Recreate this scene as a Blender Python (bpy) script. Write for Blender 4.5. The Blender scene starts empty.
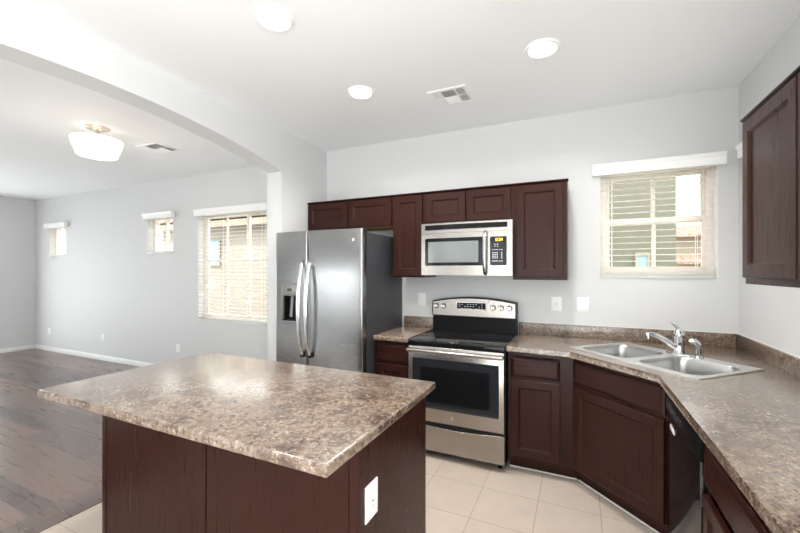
import bpy, bmesh, math, random
from mathutils import Vector, Matrix
random.seed(7)
R = math.radians
scene = bpy.context.scene
COL = scene.collection

# ------------------------------------------------------------------ camera
cd = bpy.data.cameras.new('camera')
cam = bpy.data.objects.new('camera', cd)
COL.objects.link(cam)
cam.location = (0, 0, 1.4595)
cam.rotation_euler = (R(90), 0, 0.4387)
cd.sensor_width = 36.0
cd.lens = 380.94 * 36 / 800
cd.shift_y = 4.23 / 800
cd.clip_start = 0.05
cd.clip_end = 200
scene.camera = cam

# ------------------------------------------------------------------ world, sun, added daylight and fill lamps, exposure
scene.view_settings.view_transform = 'Standard'
scene.view_settings.look = 'None'
scene.view_settings.gamma = 1
scene.view_settings.use_curve_mapping = False
scene.view_settings.exposure = 0.5
w = bpy.data.worlds.new('world'); scene.world = w; w.use_nodes = True
bg = w.node_tree.nodes['Background']
bg.inputs['Color'].default_value = (0.94, 0.975, 1.0, 1)
bg.inputs['Strength'].default_value = 4.0


def light(name, kind, loc, rot, energy, color=(1, 1, 1), size=None, size_y=None, **kw):
    d = bpy.data.lights.new(name, kind)
    d.energy = energy; d.color = color
    if size is not None:
        if kind == 'AREA':
            d.size = size
            if size_y is not None:
                d.shape = 'RECTANGLE'; d.size_y = size_y
        elif kind == 'SUN':
            d.angle = size
        else:
            d.shadow_soft_size = size
    for k, v in kw.items():
        setattr(d, k, v)
    o = bpy.data.objects.new(name, d); COL.objects.link(o)
    o.location = loc; o.rotation_euler = rot
    return o


DAY = (0.98, 0.99, 1.0)
light('sun', 'SUN', (0, -4, 9), (R(38), 0, 0), 3.0, (1, 0.95, 0.87), R(1))
# added area lamps standing in for daylight from unseen glazing behind and beside the camera
light('fill_kitchen_rear', 'AREA', (-0.6, -3.06, 1.15), (R(90), 0, 0), 5, DAY, 2.6, 2.1)
light('fill_nook_side', 'AREA', (2.96, -1.1, 1.5), (R(90), 0, R(90)), 118, DAY, 2.1, 1.35)
light('daylight_living_slider', 'AREA', (-9.18, 1.4, 1.1), (R(90), 0, R(-90)), 6, DAY, 2.5, 2.0, spread=R(120))
light('fill_living_rear', 'AREA', (-5.6, -3.06, 1.4), (R(90), 0, 0), 3.5, DAY, 2.4, 1.5)
# added upward fill lamps near the floor that brighten the ceilings
light('fill_up_kitchen', 'AREA', (0.7, -1.7, 0.03), (R(180), 0, 0), 108, (0.95, 0.985, 1.0), 3.2, 2.2)
light('fill_up_living', 'AREA', (-6.2, -0.6, 0.03), (R(180), 0, 0), 17, (0.98, 0.99, 1.0), 4.5, 3.0)

# ------------------------------------------------------------------ mesh helpers


class MB:
    def __init__(self):
        self.bm = bmesh.new()

    def _face(self, vs):
        try:
            return self.bm.faces.new(vs)
        except ValueError:
            return None

    def box(self, x0, x1, y0, y1, z0, z1, bev=0, seg=2):
        v = [self.bm.verts.new((x, y, z)) for x in (x0, x1) for y in (y0, y1) for z in (z0, z1)]
        fs = [self._face([v[i] for i in q]) for q in ((0, 1, 3, 2), (4, 6, 7, 5), (0, 4, 5, 1), (2, 3, 7, 6), (0, 2, 6, 4), (1, 5, 7, 3))]
        if bev:
            es = list({e for f in fs for e in f.edges})
            bmesh.ops.bevel(self.bm, geom=es, offset=bev, segments=seg, affect='EDGES', profile=0.5)
        return self

    def prism(self, pts, a, b, axis='z', bev=None):
        """polygon pts extruded from a to b along axis; pts are the two other axes in x,y,z order"""
        def P(p, t):
            return {'z': (p[0], p[1], t), 'y': (p[0], t, p[1]), 'x': (t, p[0], p[1])}[axis]
        A = [self.bm.verts.new(P(p, a)) for p in pts]
        B = [self.bm.verts.new(P(p, b)) for p in pts]
        n = len(pts)
        fs = [self._face(A), self._face(B)]
        for i in range(n):
            fs.append(self._face([A[i], A[(i + 1) % n], B[(i + 1) % n], B[i]]))
        if bev:
            es = [e for e in fs[1].edges] if bev[1] == 'top' else list({e for f in fs for e in f.edges})
            bmesh.ops.bevel(self.bm, geom=es, offset=bev[0], segments=3, affect='EDGES', profile=0.5)
        return self

    def cyl(self, p0, p1, r0, r1=None, n=20, cap=True):
        r1 = r0 if r1 is None else r1
        p0, p1 = Vector(p0), Vector(p1)
        d = (p1 - p0).normalized()
        a = d.orthogonal().normalized(); b = d.cross(a)
        L = []
        for p, r in ((p0, r0), (p1, r1)):
            L.append([self.bm.verts.new(p + (a * math.cos(t) + b * math.sin(t)) * r) for t in [2 * math.pi * i / n for i in range(n)]])
        for i in range(n):
            self._face([L[0][i], L[0][(i + 1) % n], L[1][(i + 1) % n], L[1][i]])
        if cap:
            self._face(L[0]); self._face(L[1])
        return self

    def tube(self, path, ra, rb=None, n=12, up=(0, 0, 1)):
        """swept ellipse (ra sideways, rb along up) - radii may be lists"""
        path = [Vector(p) for p in path]
        m = len(path)
        ra = ra if isinstance(ra, (list, tuple)) else [ra] * m
        rb = ra if rb is None else (rb if isinstance(rb, (list, tuple)) else [rb] * m)
        up = Vector(up)
        L = []
        for i, p in enumerate(path):
            d = (path[min(i + 1, m - 1)] - path[max(i - 1, 0)]).normalized()
            s = d.cross(up)
            s = s.normalized() if s.length > 1e-4 else d.orthogonal().normalized()
            u = s.cross(d).normalized()
            L.append([self.bm.verts.new(p + s * math.cos(t) * ra[i] + u * math.sin(t) * rb[i]) for t in [2 * math.pi * k / n for k in range(n)]])
        for i in range(m - 1):
            for k in range(n):
                self._face([L[i][k], L[i][(k + 1) % n], L[i + 1][(k + 1) % n], L[i + 1][k]])
        self._face(L[0]); self._face(L[-1])
        return self

    def lathe(self, prof, c=(0, 0, 0), n=32):
        L = []
        for r, z in prof:
            if r < 1e-6:
                L.append([self.bm.verts.new((c[0], c[1], c[2] + z))])
            else:
                L.append([self.bm.verts.new((c[0] + r * math.cos(t), c[1] + r * math.sin(t), c[2] + z)) for t in [2 * math.pi * i / n for i in range(n)]])
        for A, B in zip(L, L[1:]):
            for i in range(n):
                a0, a1 = A[i % len(A)], A[(i + 1) % len(A)]
                b0, b1 = B[i % len(B)], B[(i + 1) % len(B)]
                q = []
                for vv in (a0, a1, b1, b0):
                    if vv not in q: q.append(vv)
                if len(q) > 2: self._face(q)
        return self

    def loops(self, LL, cap_first=False, cap_last=False):
        V = [[self.bm.verts.new(p) for p in l] for l in LL]
        n = len(V[0])
        for A, B in zip(V, V[1:]):
            for i in range(n):
                self._face([A[i], A[(i + 1) % n], B[(i + 1) % n], B[i]])
        if cap_first: self._face(V[0])
        if cap_last: self._face(V[-1])
        return self

    def slab(self, xs, zs, yf, depth, holes=()):
        """upright slab: front surface y = yf(x, z) on the grid xs * zs, back at y = depth, cells in holes left open"""
        F = [[self.bm.verts.new((x, yf(x, z), z)) for z in zs] for x in xs]
        B = [[self.bm.verts.new((x, depth, z)) for z in zs] for x in xs]
        nx, nz = len(xs), len(zs)
        solid = lambda i, j: 0 <= i < nx - 1 and 0 <= j < nz - 1 and (i, j) not in holes
        for i in range(nx - 1):
            for j in range(nz - 1):
                if not solid(i, j): continue
                self._face([F[i][j], F[i + 1][j], F[i + 1][j + 1], F[i][j + 1]])
                self._face([B[i][j], B[i][j + 1], B[i + 1][j + 1], B[i + 1][j]])
                for (di, dj, a, b) in ((-1, 0, (i, j), (i, j + 1)), (1, 0, (i + 1, j), (i + 1, j + 1)), (0, -1, (i, j), (i + 1, j)), (0, 1, (i, j + 1), (i + 1, j + 1))):
                    if not solid(i + di, j + dj):
                        self._face([F[a[0]][a[1]], F[b[0]][b[1]], B[b[0]][b[1]], B[a[0]][a[1]]])
        return self

    def build(self, name, mat, parent=None, smooth=35, origin=None):
        bm = self.bm
        bmesh.ops.recalc_face_normals(bm, faces=bm.faces[:])
        if origin:
            bmesh.ops.translate(bm, verts=bm.verts[:], vec=(-origin[0], -origin[1], -origin[2]))
        me = bpy.data.meshes.new(name)
        bm.to_mesh(me); bm.free()
        if smooth:
            me.shade_smooth()
            me.set_sharp_from_angle(angle=R(smooth))
        if mat: me.materials.append(mat)
        o = bpy.data.objects.new(name, me); COL.objects.link(o)
        if parent: o.parent = parent
        if origin: o.location = origin
        return o


def tag(o, label=None, cat=None, group=None, kind=None):
    if label: o['label'] = label
    if cat: o['category'] = cat
    if group: o['group'] = group
    if kind: o['kind'] = kind
    return o


def thing(name, label, cat, loc=(0, 0, 0), rotz=0, group=None):
    o = bpy.data.objects.new(name, None); COL.objects.link(o)
    o.empty_display_size = 0.1
    o.location = loc; o.rotation_euler = (0, 0, rotz)
    return tag(o, label, cat, group)


def struct(o):
    o['kind'] = 'structure'
    return o


def copy_tree(o, parent=None):
    c = o.copy(); COL.objects.link(c)
    if parent: c.parent = parent
    for ch in [x for x in o.children]:
        copy_tree(ch, c)
    return c


def text(name, body, size, mat, parent, loc, rot, extrude=0.0004, align='CENTER'):
    cu = bpy.data.curves.new(name, 'FONT')
    cu.body = body; cu.size = size; cu.extrude = extrude
    cu.align_x = align; cu.align_y = 'CENTER'
    cu.materials.append(mat)
    t = bpy.data.objects.new(name, cu); COL.objects.link(t)
    dg = bpy.context.evaluated_depsgraph_get()
    me = bpy.data.meshes.new_from_object(t.evaluated_get(dg))
    bpy.data.objects.remove(t)
    if not me.materials: me.materials.append(mat)
    o = bpy.data.objects.new(name, me); COL.objects.link(o)
    o.parent = parent; o.location = loc; o.rotation_euler = rot
    return o

# ------------------------------------------------------------------ materials


def srgb(r, g, b):
    f = lambda c: (c / 255 / 12.92) if c / 255 <= 0.04045 else ((c / 255 + 0.055) / 1.055) ** 2.4
    return (f(r), f(g), f(b), 1)


class Mat:
    def __init__(self, name, color=(0.8, 0.8, 0.8, 1), rough=0.5, metal=0.0, **kw):
        m = bpy.data.materials.new(name); m.use_nodes = True
        self.m = m; self.nt = m.node_tree; self.N = self.nt.nodes; self.L = self.nt.links
        self.p = self.N['Principled BSDF']
        self.p.inputs['Base Color'].default_value = color
        self.p.inputs['Roughness'].default_value = rough
        self.p.inputs['Metallic'].default_value = metal
        for k, v in kw.items():
            self.p.inputs[k.replace('_', ' ')].default_value = v

    def node(self, t, **inp):
        n = self.N.new(t)
        for k, v in inp.items():
            if k in n.inputs: n.inputs[k].default_value = v
            else: setattr(n, k, v)
        return n

    def coords(self, scale=(1, 1, 1), loc=(0, 0, 0), rot=(0, 0, 0)):
        tc = self.node('ShaderNodeTexCoord')
        mp = self.node('ShaderNodeMapping')
        mp.inputs['Scale'].default_value = scale
        mp.inputs['Location'].default_value = loc
        mp.inputs['Rotation'].default_value = rot
        self.L.new(tc.outputs['Object'], mp.inputs['Vector'])
        return mp.outputs['Vector']

    def noise(self, vec, scale, detail=4, rough=0.55, dist=0.0):
        n = self.node('ShaderNodeTexNoise', Scale=scale, Detail=detail, Roughness=rough, Distortion=dist)
        self.L.new(vec, n.inputs['Vector'])
        return n.outputs['Fac']

    def ramp(self, fac, stops):
        n = self.node('ShaderNodeValToRGB')
        cr = n.color_ramp
        while len(cr.elements) < len(stops): cr.elements.new(0.5)
        for e, (p, c) in zip(cr.elements, stops):
            e.position = p; e.color = c
        self.L.new(fac, n.inputs['Fac'])
        return n.outputs['Color']

    def mix(self, fac, a, b, mode='MIX'):
        n = self.node('ShaderNodeMix', data_type='RGBA', blend_type=mode)
        for v, s in ((fac, 0), (a, 6), (b, 7)):
            if hasattr(v, 'is_output'): self.L.new(v, n.inputs[s])
            else: n.inputs[s].default_value = v
        return n.outputs[2]

    def color(self, sock):
        self.L.new(sock, self.p.inputs['Base Color']); return self

    def rough(self, fac, lo, hi):
        n = self.node('ShaderNodeMapRange')
        n.inputs['To Min'].default_value = lo; n.inputs['To Max'].default_value = hi
        self.L.new(fac, n.inputs['Value']); self.L.new(n.outputs['Result'], self.p.inputs['Roughness']); return self

    def bump(self, fac, strength=0.2, dist=0.002):
        n = self.node('ShaderNodeBump', Strength=strength, Distance=dist)
        self.L.new(fac, n.inputs['Height']); self.L.new(n.outputs['Normal'], self.p.inputs['Normal']); return self


def paint(name, col, rough=0.6, bump=0.12):
    M = Mat(name, col, rough)
    v = M.coords()
    M.bump(M.noise(v, 90, 3), bump, 0.002)
    return M.m


def wood(name, horizontal=False):
    M = Mat(name, rough=0.34)
    s = (1.6, 20, 46) if horizontal else (46, 20, 1.4)
    v = M.coords(s)
    g = M.noise(v, 2.4, 6, 0.65, 0.4)
    c = M.ramp(g, [(0.2, (0.0235, 0.0070, 0.0049, 1)), (0.5, (0.027, 0.0084, 0.0060, 1)), (0.8, (0.031, 0.0101, 0.0073, 1))])
    v2 = M.coords((1, 1, 1))
    c = M.mix(M.ramp(M.noise(v2, 3.5, 2), [(0.35, (0, 0, 0, 1)), (0.75, (0.5, 0.5, 0.5, 1))]), c, (0.032, 0.0110, 0.0082, 1))
    M.color(c)
    M.rough(g, 0.25, 0.31)
    M.p.inputs['Specular IOR Level'].default_value = 0.15
    return M.m


def laminate(name):
    M = Mat(name, rough=0.3)
    v = M.coords()
    big = M.noise(v, 7, 9, 0.72, 0.15)
    c = M.ramp(big, [(0.36, srgb(72, 53, 45)), (0.46, srgb(110, 91, 78)), (0.55, srgb(140, 123, 107)), (0.66, srgb(86, 68, 58))])
    mid = M.noise(v, 44, 8, 0.8, 0.0)
    c = M.mix(M.ramp(mid, [(0.41, (0.95, 0.95, 0.95, 1)), (0.49, (0, 0, 0, 1))]), c, srgb(82, 65, 58))
    c = M.mix(M.ramp(M.noise(v, 60, 8, 0.8, 0.0), [(0.52, (0, 0, 0, 1)), (0.63, (0.8, 0.8, 0.8, 1))]), c, srgb(184, 168, 151))
    sp = M.noise(v, 130, 6, 0.8, 0.0)
    c = M.mix(M.ramp(sp, [(0.39, (0.95, 0.95, 0.95, 1)), (0.46, (0, 0, 0, 1))]), c, srgb(52, 40, 37))
    M.color(c)
    M.rough(mid, 0.2, 0.27)
    M.p.inputs['Specular IOR Level'].default_value = 0.6
    M.p.inputs['Coat Weight'].default_value = 0.7
    M.p.inputs['Coat Roughness'].default_value = 0.2
    M.p.inputs['Coat IOR'].default_value = 1.5
    return M.m


def steel(name, base=(0.36, 0.335, 0.31, 1), rough=0.27, axis='x', aniso=0.5):
    M = Mat(name, base, rough, 1.0)
    v = M.coords((2, 260, 260) if axis == 'x' else (260, 260, 2))
    g = M.noise(v, 1.6, 4, 0.6)
    M.rough(g, rough - 0.012, rough + 0.012)
    return M.m


def tile(name):
    M = Mat(name, rough=0.4)
    v = M.coords((1, 1, 1), (0.585 + 0.352 * 20, -2.21 + 0.352 * 20, 0))
    b = M.node('ShaderNodeTexBrick', offset=0.0, offset_frequency=2, squash=1.0)
    b.inputs['Scale'].default_value = 1
    b.inputs['Brick Width'].default_value = 0.352
    b.inputs['Row Height'].default_value = 0.352
    b.inputs['Mortar Size'].default_value = 0.0028
    b.inputs['Mortar Smooth'].default_value = 0.1
    b.inputs['Color1'].default_value = srgb(194, 181, 168)
    b.inputs['Color2'].default_value = srgb(187, 174, 161)
    b.inputs['Mortar'].default_value = srgb(150, 138, 126)
    M.L.new(v, b.inputs['Vector'])
    n = M.noise(v, 5, 6, 0.65, 0.5)
    c = M.mix(M.ramp(n, [(0.35, (0, 0, 0, 1)), (0.7, (0.5, 0.5, 0.5, 1))]), b.outputs['Color'], srgb(172, 160, 148))
    M.color(c)
    M.rough(n, 0.3, 0.45)
    M.bump(b.outputs['Fac'], -0.3, 0.002)
    return M.m


def planks(name):
    M = Mat(name, rough=0.3)
    v = M.coords((1, 1, 1), (30, 30, 0))
    b = M.node('ShaderNodeTexBrick', offset=0.37, offset_frequency=2, squash=1.0)
    b.inputs['Scale'].default_value = 1
    b.inputs['Brick Width'].default_value = 1.22
    b.inputs['Row Height'].default_value = 0.127
    b.inputs['Mortar Size'].default_value = 0.0012
    b.inputs['Bias'].default_value = 0.0
    b.inputs['Color1'].default_value = (0, 0, 0, 1)
    b.inputs['Color2'].default_value = (1, 1, 1, 1)
    b.inputs['Mortar'].default_value = (0.2, 0.2, 0.2, 1)
    M.L.new(v, b.inputs['Vector'])
    v2 = M.coords((0.9, 16, 1))
    g = M.noise(v2, 2.2, 5, 0.6, 0.8)
    tone = M.ramp(b.outputs['Color'], [(0.0, srgb(84, 70, 65)), (0.5, srgb(102, 87, 81)), (1.0, srgb(128, 105, 94))])
    grain = M.ramp(g, [(0.25, (0.88, 0.87, 0.87, 1)), (0.5, (1.0, 0.99, 0.98, 1)), (0.75, (1.2, 1.18, 1.18, 1))])
    c = M.mix(1.0, tone, grain, 'MULTIPLY')
    c = M.mix(b.outputs['Fac'], c, (0.02, 0.015, 0.013, 1))
    M.color(c)
    M.rough(g, 0.25, 0.31)
    M.p.inputs['Specular IOR Level'].default_value = 0.7
    return M.m


def stucco(name, col):
    M = Mat(name, col, 0.9)
    v = M.coords()
    n = M.noise(v, 14, 6, 0.7)
    c = M.mix(M.noise(M.coords((1, 1, 4)), 3, 4), col, (col[0] * 0.8, col[1] * 0.8, col[2] * 0.78, 1))
    M.color(c); M.bump(n, 0.5, 0.02)
    return M.m


def rooftile(name):
    M = Mat(name, srgb(186, 158, 138), 0.85)
    v = M.coords((3.2, 3.2, 3.2))
    n = M.noise(v, 3, 4)
    M.color(M.ramp(n, [(0.3, srgb(112, 90, 78)), (0.6, srgb(146, 126, 112)), (0.8, srgb(170, 154, 142))]))
    return M.m


def emit(name, col, strength):
    M = Mat(name, col, 0.5)
    M.p.inputs['Emission Color'].default_value = col
    M.p.inputs['Emission Strength'].default_value = strength
    return M.m


def translucent(name, col, k):
    M = Mat(name, col, 0.5)
    t = M.node('ShaderNodeBsdfTranslucent'); t.inputs['Color'].default_value = col
    mx = M.node('ShaderNodeMixShader'); mx.inputs[0].default_value = k
    out = M.N['Material Output']
    M.L.new(M.p.outputs[0], mx.inputs[1]); M.L.new(t.outputs[0], mx.inputs[2]); M.L.new(mx.outputs[0], out.inputs[0])
    return M.m


def glass_pane(name, tint=(0.97, 0.98, 0.97, 1)):
    m = bpy.data.materials.new(name); m.use_nodes = True
    nt = m.node_tree; nt.nodes.clear()
    o = nt.nodes.new('ShaderNodeOutputMaterial'); mx = nt.nodes.new('ShaderNodeMixShader')
    t = nt.nodes.new('ShaderNodeBsdfTransparent'); g = nt.nodes.new('ShaderNodeBsdfGlossy'); f = nt.nodes.new('ShaderNodeLayerWeight')
    t.inputs['Color'].default_value = tint; g.inputs['Roughness'].default_value = 0.02; f.inputs['Blend'].default_value = 0.25
    pw = nt.nodes.new('ShaderNodeMath'); pw.operation = 'MULTIPLY'; pw.inputs[1].default_value = 0.16
    nt.links.new(f.outputs['Fresnel'], pw.inputs[0])
    f = pw
    f.inputs[0].default_value = 0.04
    nt.links.new(f.outputs[0], mx.inputs[0]); nt.links.new(t.outputs[0], mx.inputs[1]); nt.links.new(g.outputs[0], mx.inputs[2])
    nt.links.new(mx.outputs[0], o.inputs[0])
    return m


WALL = paint('wall_paint', (0.64, 0.645, 0.645, 1))
CEIL = paint('ceiling_paint', (0.885, 0.90, 0.91, 1), 0.75, 0.2)
TRIM = Mat('white_trim_paint', (0.85, 0.85, 0.84, 1), 0.4).m
WOOD = wood('dark_stained_wood')
WOODH = wood('dark_stained_wood_across', True)
RAWWOOD = Mat('raw_maple', srgb(178, 138, 88), 0.6).m
LAM = laminate('mottled_laminate')
STEEL = steel('brushed_steel')
STEELV = steel('brushed_steel_upright', (0.385, 0.387, 0.39, 1), axis='x')
STEELBOWL = steel('sink_bowl_steel', (0.52, 0.52, 0.515, 1), 0.3)
STEELSINK = steel('satin_sink_steel', (0.80, 0.80, 0.79, 1), 0.36)
CHROME = Mat('chrome', (0.66, 0.68, 0.70, 1), 0.1, 1.0).m
BADGE = Mat('badge_silver', (0.8, 0.8, 0.8, 1), 0.25, 1.0).m
NICKEL = Mat('brushed_nickel', (0.60, 0.54, 0.48, 1), 0.3, 1.0).m
BLACKG = Mat('black_gloss', (0.008, 0.008, 0.009, 1), 0.09, Specular_IOR_Level=0.22).m
BLACKM = Mat('black_satin', (0.009, 0.009, 0.010, 1), 0.28, Specular_IOR_Level=0.15).m
DARKGLASS = Mat('dark_oven_glass', (0.020, 0.022, 0.026, 1), 0.07, Coat_Weight=0.4).m
MWGLASS = Mat('microwave_window_glass', (0.17, 0.19, 0.19, 1), 0.12).m  # grey-green base paints the bright room's reflection into the glass
GREYCASE = paint('grey_enamel', (0.040, 0.041, 0.046, 1), 0.42, 0.05)
DISPGREY = Mat('dispenser_grey', (0.28, 0.27, 0.26, 1), 0.35, 0.6).m
WHITEPL = Mat('white_plastic', (0.88, 0.88, 0.87, 1), 0.35).m
SLOT = Mat('slot_dark', (0.05, 0.05, 0.05, 1), 0.5).m
DUCT = Mat('duct_grey', (0.22, 0.22, 0.22, 1), 0.7).m
PALE = Mat('pale_silver', (0.72, 0.70, 0.68, 1), 0.3).m
INK = Mat('pale_print', (0.62, 0.66, 0.74, 1), 0.5).m
AMBER = emit('amber_digits', (1.0, 0.62, 0.05, 1), 1.6)
TILE = tile('beige_floor_tile')
PLANK = planks('dark_plank_floor')
BLIND = translucent('white_blind', (0.94, 0.93, 0.90, 1), 0.5)
VINYL = Mat('beige_vinyl', (0.93, 0.86, 0.79, 1), 0.5).m
PANE = glass_pane('window_glass')
CAULK = Mat('white_caulk', (0.82, 0.80, 0.76, 1), 0.5).m
LENS = emit('lamp_lens', (1.0, 0.98, 0.95, 1), 3.0)
SHADE = emit('opal_glass', (1.0, 0.93, 0.83, 1), 0.42)
STUCCO_A = stucco('stucco_olive', srgb(100, 99, 86))
STUCCO_B = stucco('stucco_peach', srgb(158, 149, 140))
STUCCO_C = stucco('stucco_tan', srgb(150, 141, 124))
ROOF = rooftile('clay_roof_tile')
BLUEGLASS = Mat('sky_blue_glass', (0.22, 0.32, 0.33, 1), 0.08).m
GROUND = stucco('desert_gravel', srgb(170, 150, 130))
LEAF = translucent('leaf_green', srgb(190, 205, 160), 0.4)
BARK = Mat('bark', srgb(95, 80, 65), 0.9).m

# ------------------------------------------------------------------ key dimensions
YB, XR, XL, ZC = 3.455, 1.026, -2.512, 2.77
XL2 = -2.70          # living-room face of the arched wall
YL = 3.555           # rear wall of the living room
XLL = -9.2           # left wall of the living room
YBACK = -3.1         # wall behind the camera
WT = 0.16

# ------------------------------------------------------------------ room shell


def wall_with_holes(name, xs, zs, holes, y0, y1):
    b = MB()
    b.slab(xs, zs, lambda x, z: y0, y1, holes)
    return struct(b.build(name, WALL, smooth=0))


# rear kitchen wall (window hole) and rear living wall (three window holes)
KW = (0.155, 0.905, 1.405, 2.27)
wall_with_holes('wall_back', [XL - 0.02, KW[0], KW[1], XR + WT], [0, KW[2], KW[3], ZC], {(1, 1)}, YB, YB + 0.28)
LW = (-4.73, -3.08, 0.79, 2.265)
SW1 = (-5.84, -5.25, 1.71, 2.27)
SW2 = (-8.70, -8.12, 1.71, 2.27)
lxs = [XLL - WT, SW2[0], SW2[1], SW1[0], SW1[1], LW[0], LW[1], XL - 0.02]
lzs = [0, LW[2], SW1[2], LW[3], SW1[3], ZC]
wall_with_holes('wall_living_back', lxs, lzs, {(1, 2), (1, 3), (3, 2), (3, 3), (5, 1), (5, 2)}, YL, YB + 0.28)

b = MB(); b.box(XR, 3.1, 0.45 - WT, 0.45, 0, ZC); struct(b.build('wall_nook', WALL, smooth=0))
# walls out of the picture, with openings for the glazed doors
def wall_x(name, x0, x1, ys, zs, holes):
    m = MB(); m.slab(ys, zs, lambda x, z: 0, x1 - x0, holes)
    bmesh.ops.transform(m.bm, matrix=Matrix(((0, 1, 0, x0), (1, 0, 0, 0), (0, 0, 1, 0), (0, 0, 0, 1))), verts=m.bm.verts[:])
    return struct(m.build(name, WALL, smooth=0))
RW = (2.50, 3.25, 1.405, 2.22)
wall_x('wall_right', XR, XR + WT, [0.45, RW[0], RW[1], YB + 0.28], [0, RW[2], RW[3], ZC], {(1, 1)})
wall_x('wall_left', XLL - WT, XLL, [YBACK - WT, 0.05, 2.95, YB + 0.28], [0, 0.05, 2.2, ZC], {(1, 1)})
wall_x('wall_nook_side', 3.0, 3.0 + WT, [YBACK - WT, -2.2, 0.0, 0.45], [0, 0.8, 2.2, ZC], {(1, 1)})
wall_with_holes('wall_front', [XLL - WT, -6.8, -4.4, -1.9, 0.7, 3.1], [0, 0.05, 0.65, 2.15, 2.2, ZC],
                {(1, 2), (3, 1), (3, 2), (3, 3)}, YBACK - WT, YBACK)

# arched wall between kitchen and living room
Y0A, Y1A, YAP, ZSP, ZAP = -0.20, 2.765, 1.28, 2.392, 2.566
RA = ((Y1A - YAP) ** 2 + (ZAP - ZSP) ** 2) / (2 * (ZAP - ZSP))
prof = [(YBACK, 0), (YBACK, ZC), (YB + 0.02, ZC), (YB + 0.02, 0), (Y1A, 0), (Y1A, ZSP)]
NA = 40
for i in range(1, NA):
    y = Y1A + (Y0A - Y1A) * i / NA
    prof.append((y, ZAP - RA + math.sqrt(RA * RA - (y - YAP) ** 2)))
prof += [(Y0A, ZSP), (Y0A, 0)]
b = MB()
b.prism(prof, XL2, XL, 'x')
es = [e for e in b.bm.edges if abs(e.verts[0].co.x - e.verts[1].co.x) < 1e-6 and all(Y0A - .01 <= v.co.y <= Y1A + .01 and v.co.z < ZC - .01 for v in e.verts)
      and not (all(v.co.z < 0.001 for v in e.verts))]
bmesh.ops.bevel(b.bm, geom=es, offset=0.018, segments=4, affect='EDGES', profile=0.5)
struct(b.build('wall_arch', WALL, smooth=40))

# floors, ceiling
XW = -2.72
b = MB(); b.box(XW, 3.1, YBACK - WT, YB + 0.1, -0.1, 0); struct(b.build('floor', TILE, smooth=0))
b = MB(); b.box(XLL - WT, XW - 0.22, YBACK - WT, YL + 0.1, -0.1, 0.004); struct(b.build('floor_living_room', PLANK, smooth=0))
b = MB(); b.box(XW - 0.22, XW, YBACK - WT, YL + 0.1, -0.1, 0.008, 0.003)
THRESH = bpy.data.materials.new('threshold_wood'); THRESH = PLANK.copy(); THRESH.name = 'threshold_wood'
for n in THRESH.node_tree.nodes:
    if n.type == 'MAPPING': n.inputs['Rotation'].default_value = (0, 0, R(90))
struct(b.build('trim_1', THRESH, smooth=0))
b = MB(); b.box(XLL - WT, 3.2, YBACK - WT, YB + 0.28, ZC, ZC + 0.15); struct(b.build('ceiling', CEIL, smooth=0))

# baseboards
def baseboard(name, x0, x1, y0, y1):
    m = MB(); m.box(x0, x1, y0, y1, 0.004, 0.085, 0.004); return struct(m.build(name, TRIM))
baseboard('baseboard_living_back', XLL, XL2, YL - 0.014, YL)
baseboard('baseboard_left', XLL, XLL + 0.014, 2.97, YL - 0.014)
baseboard('baseboard_arch', XL2 - 0.014, XL2, Y1A, YL - 0.014)

# ------------------------------------------------------------------ windows and blinds
wn = [0]


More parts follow.
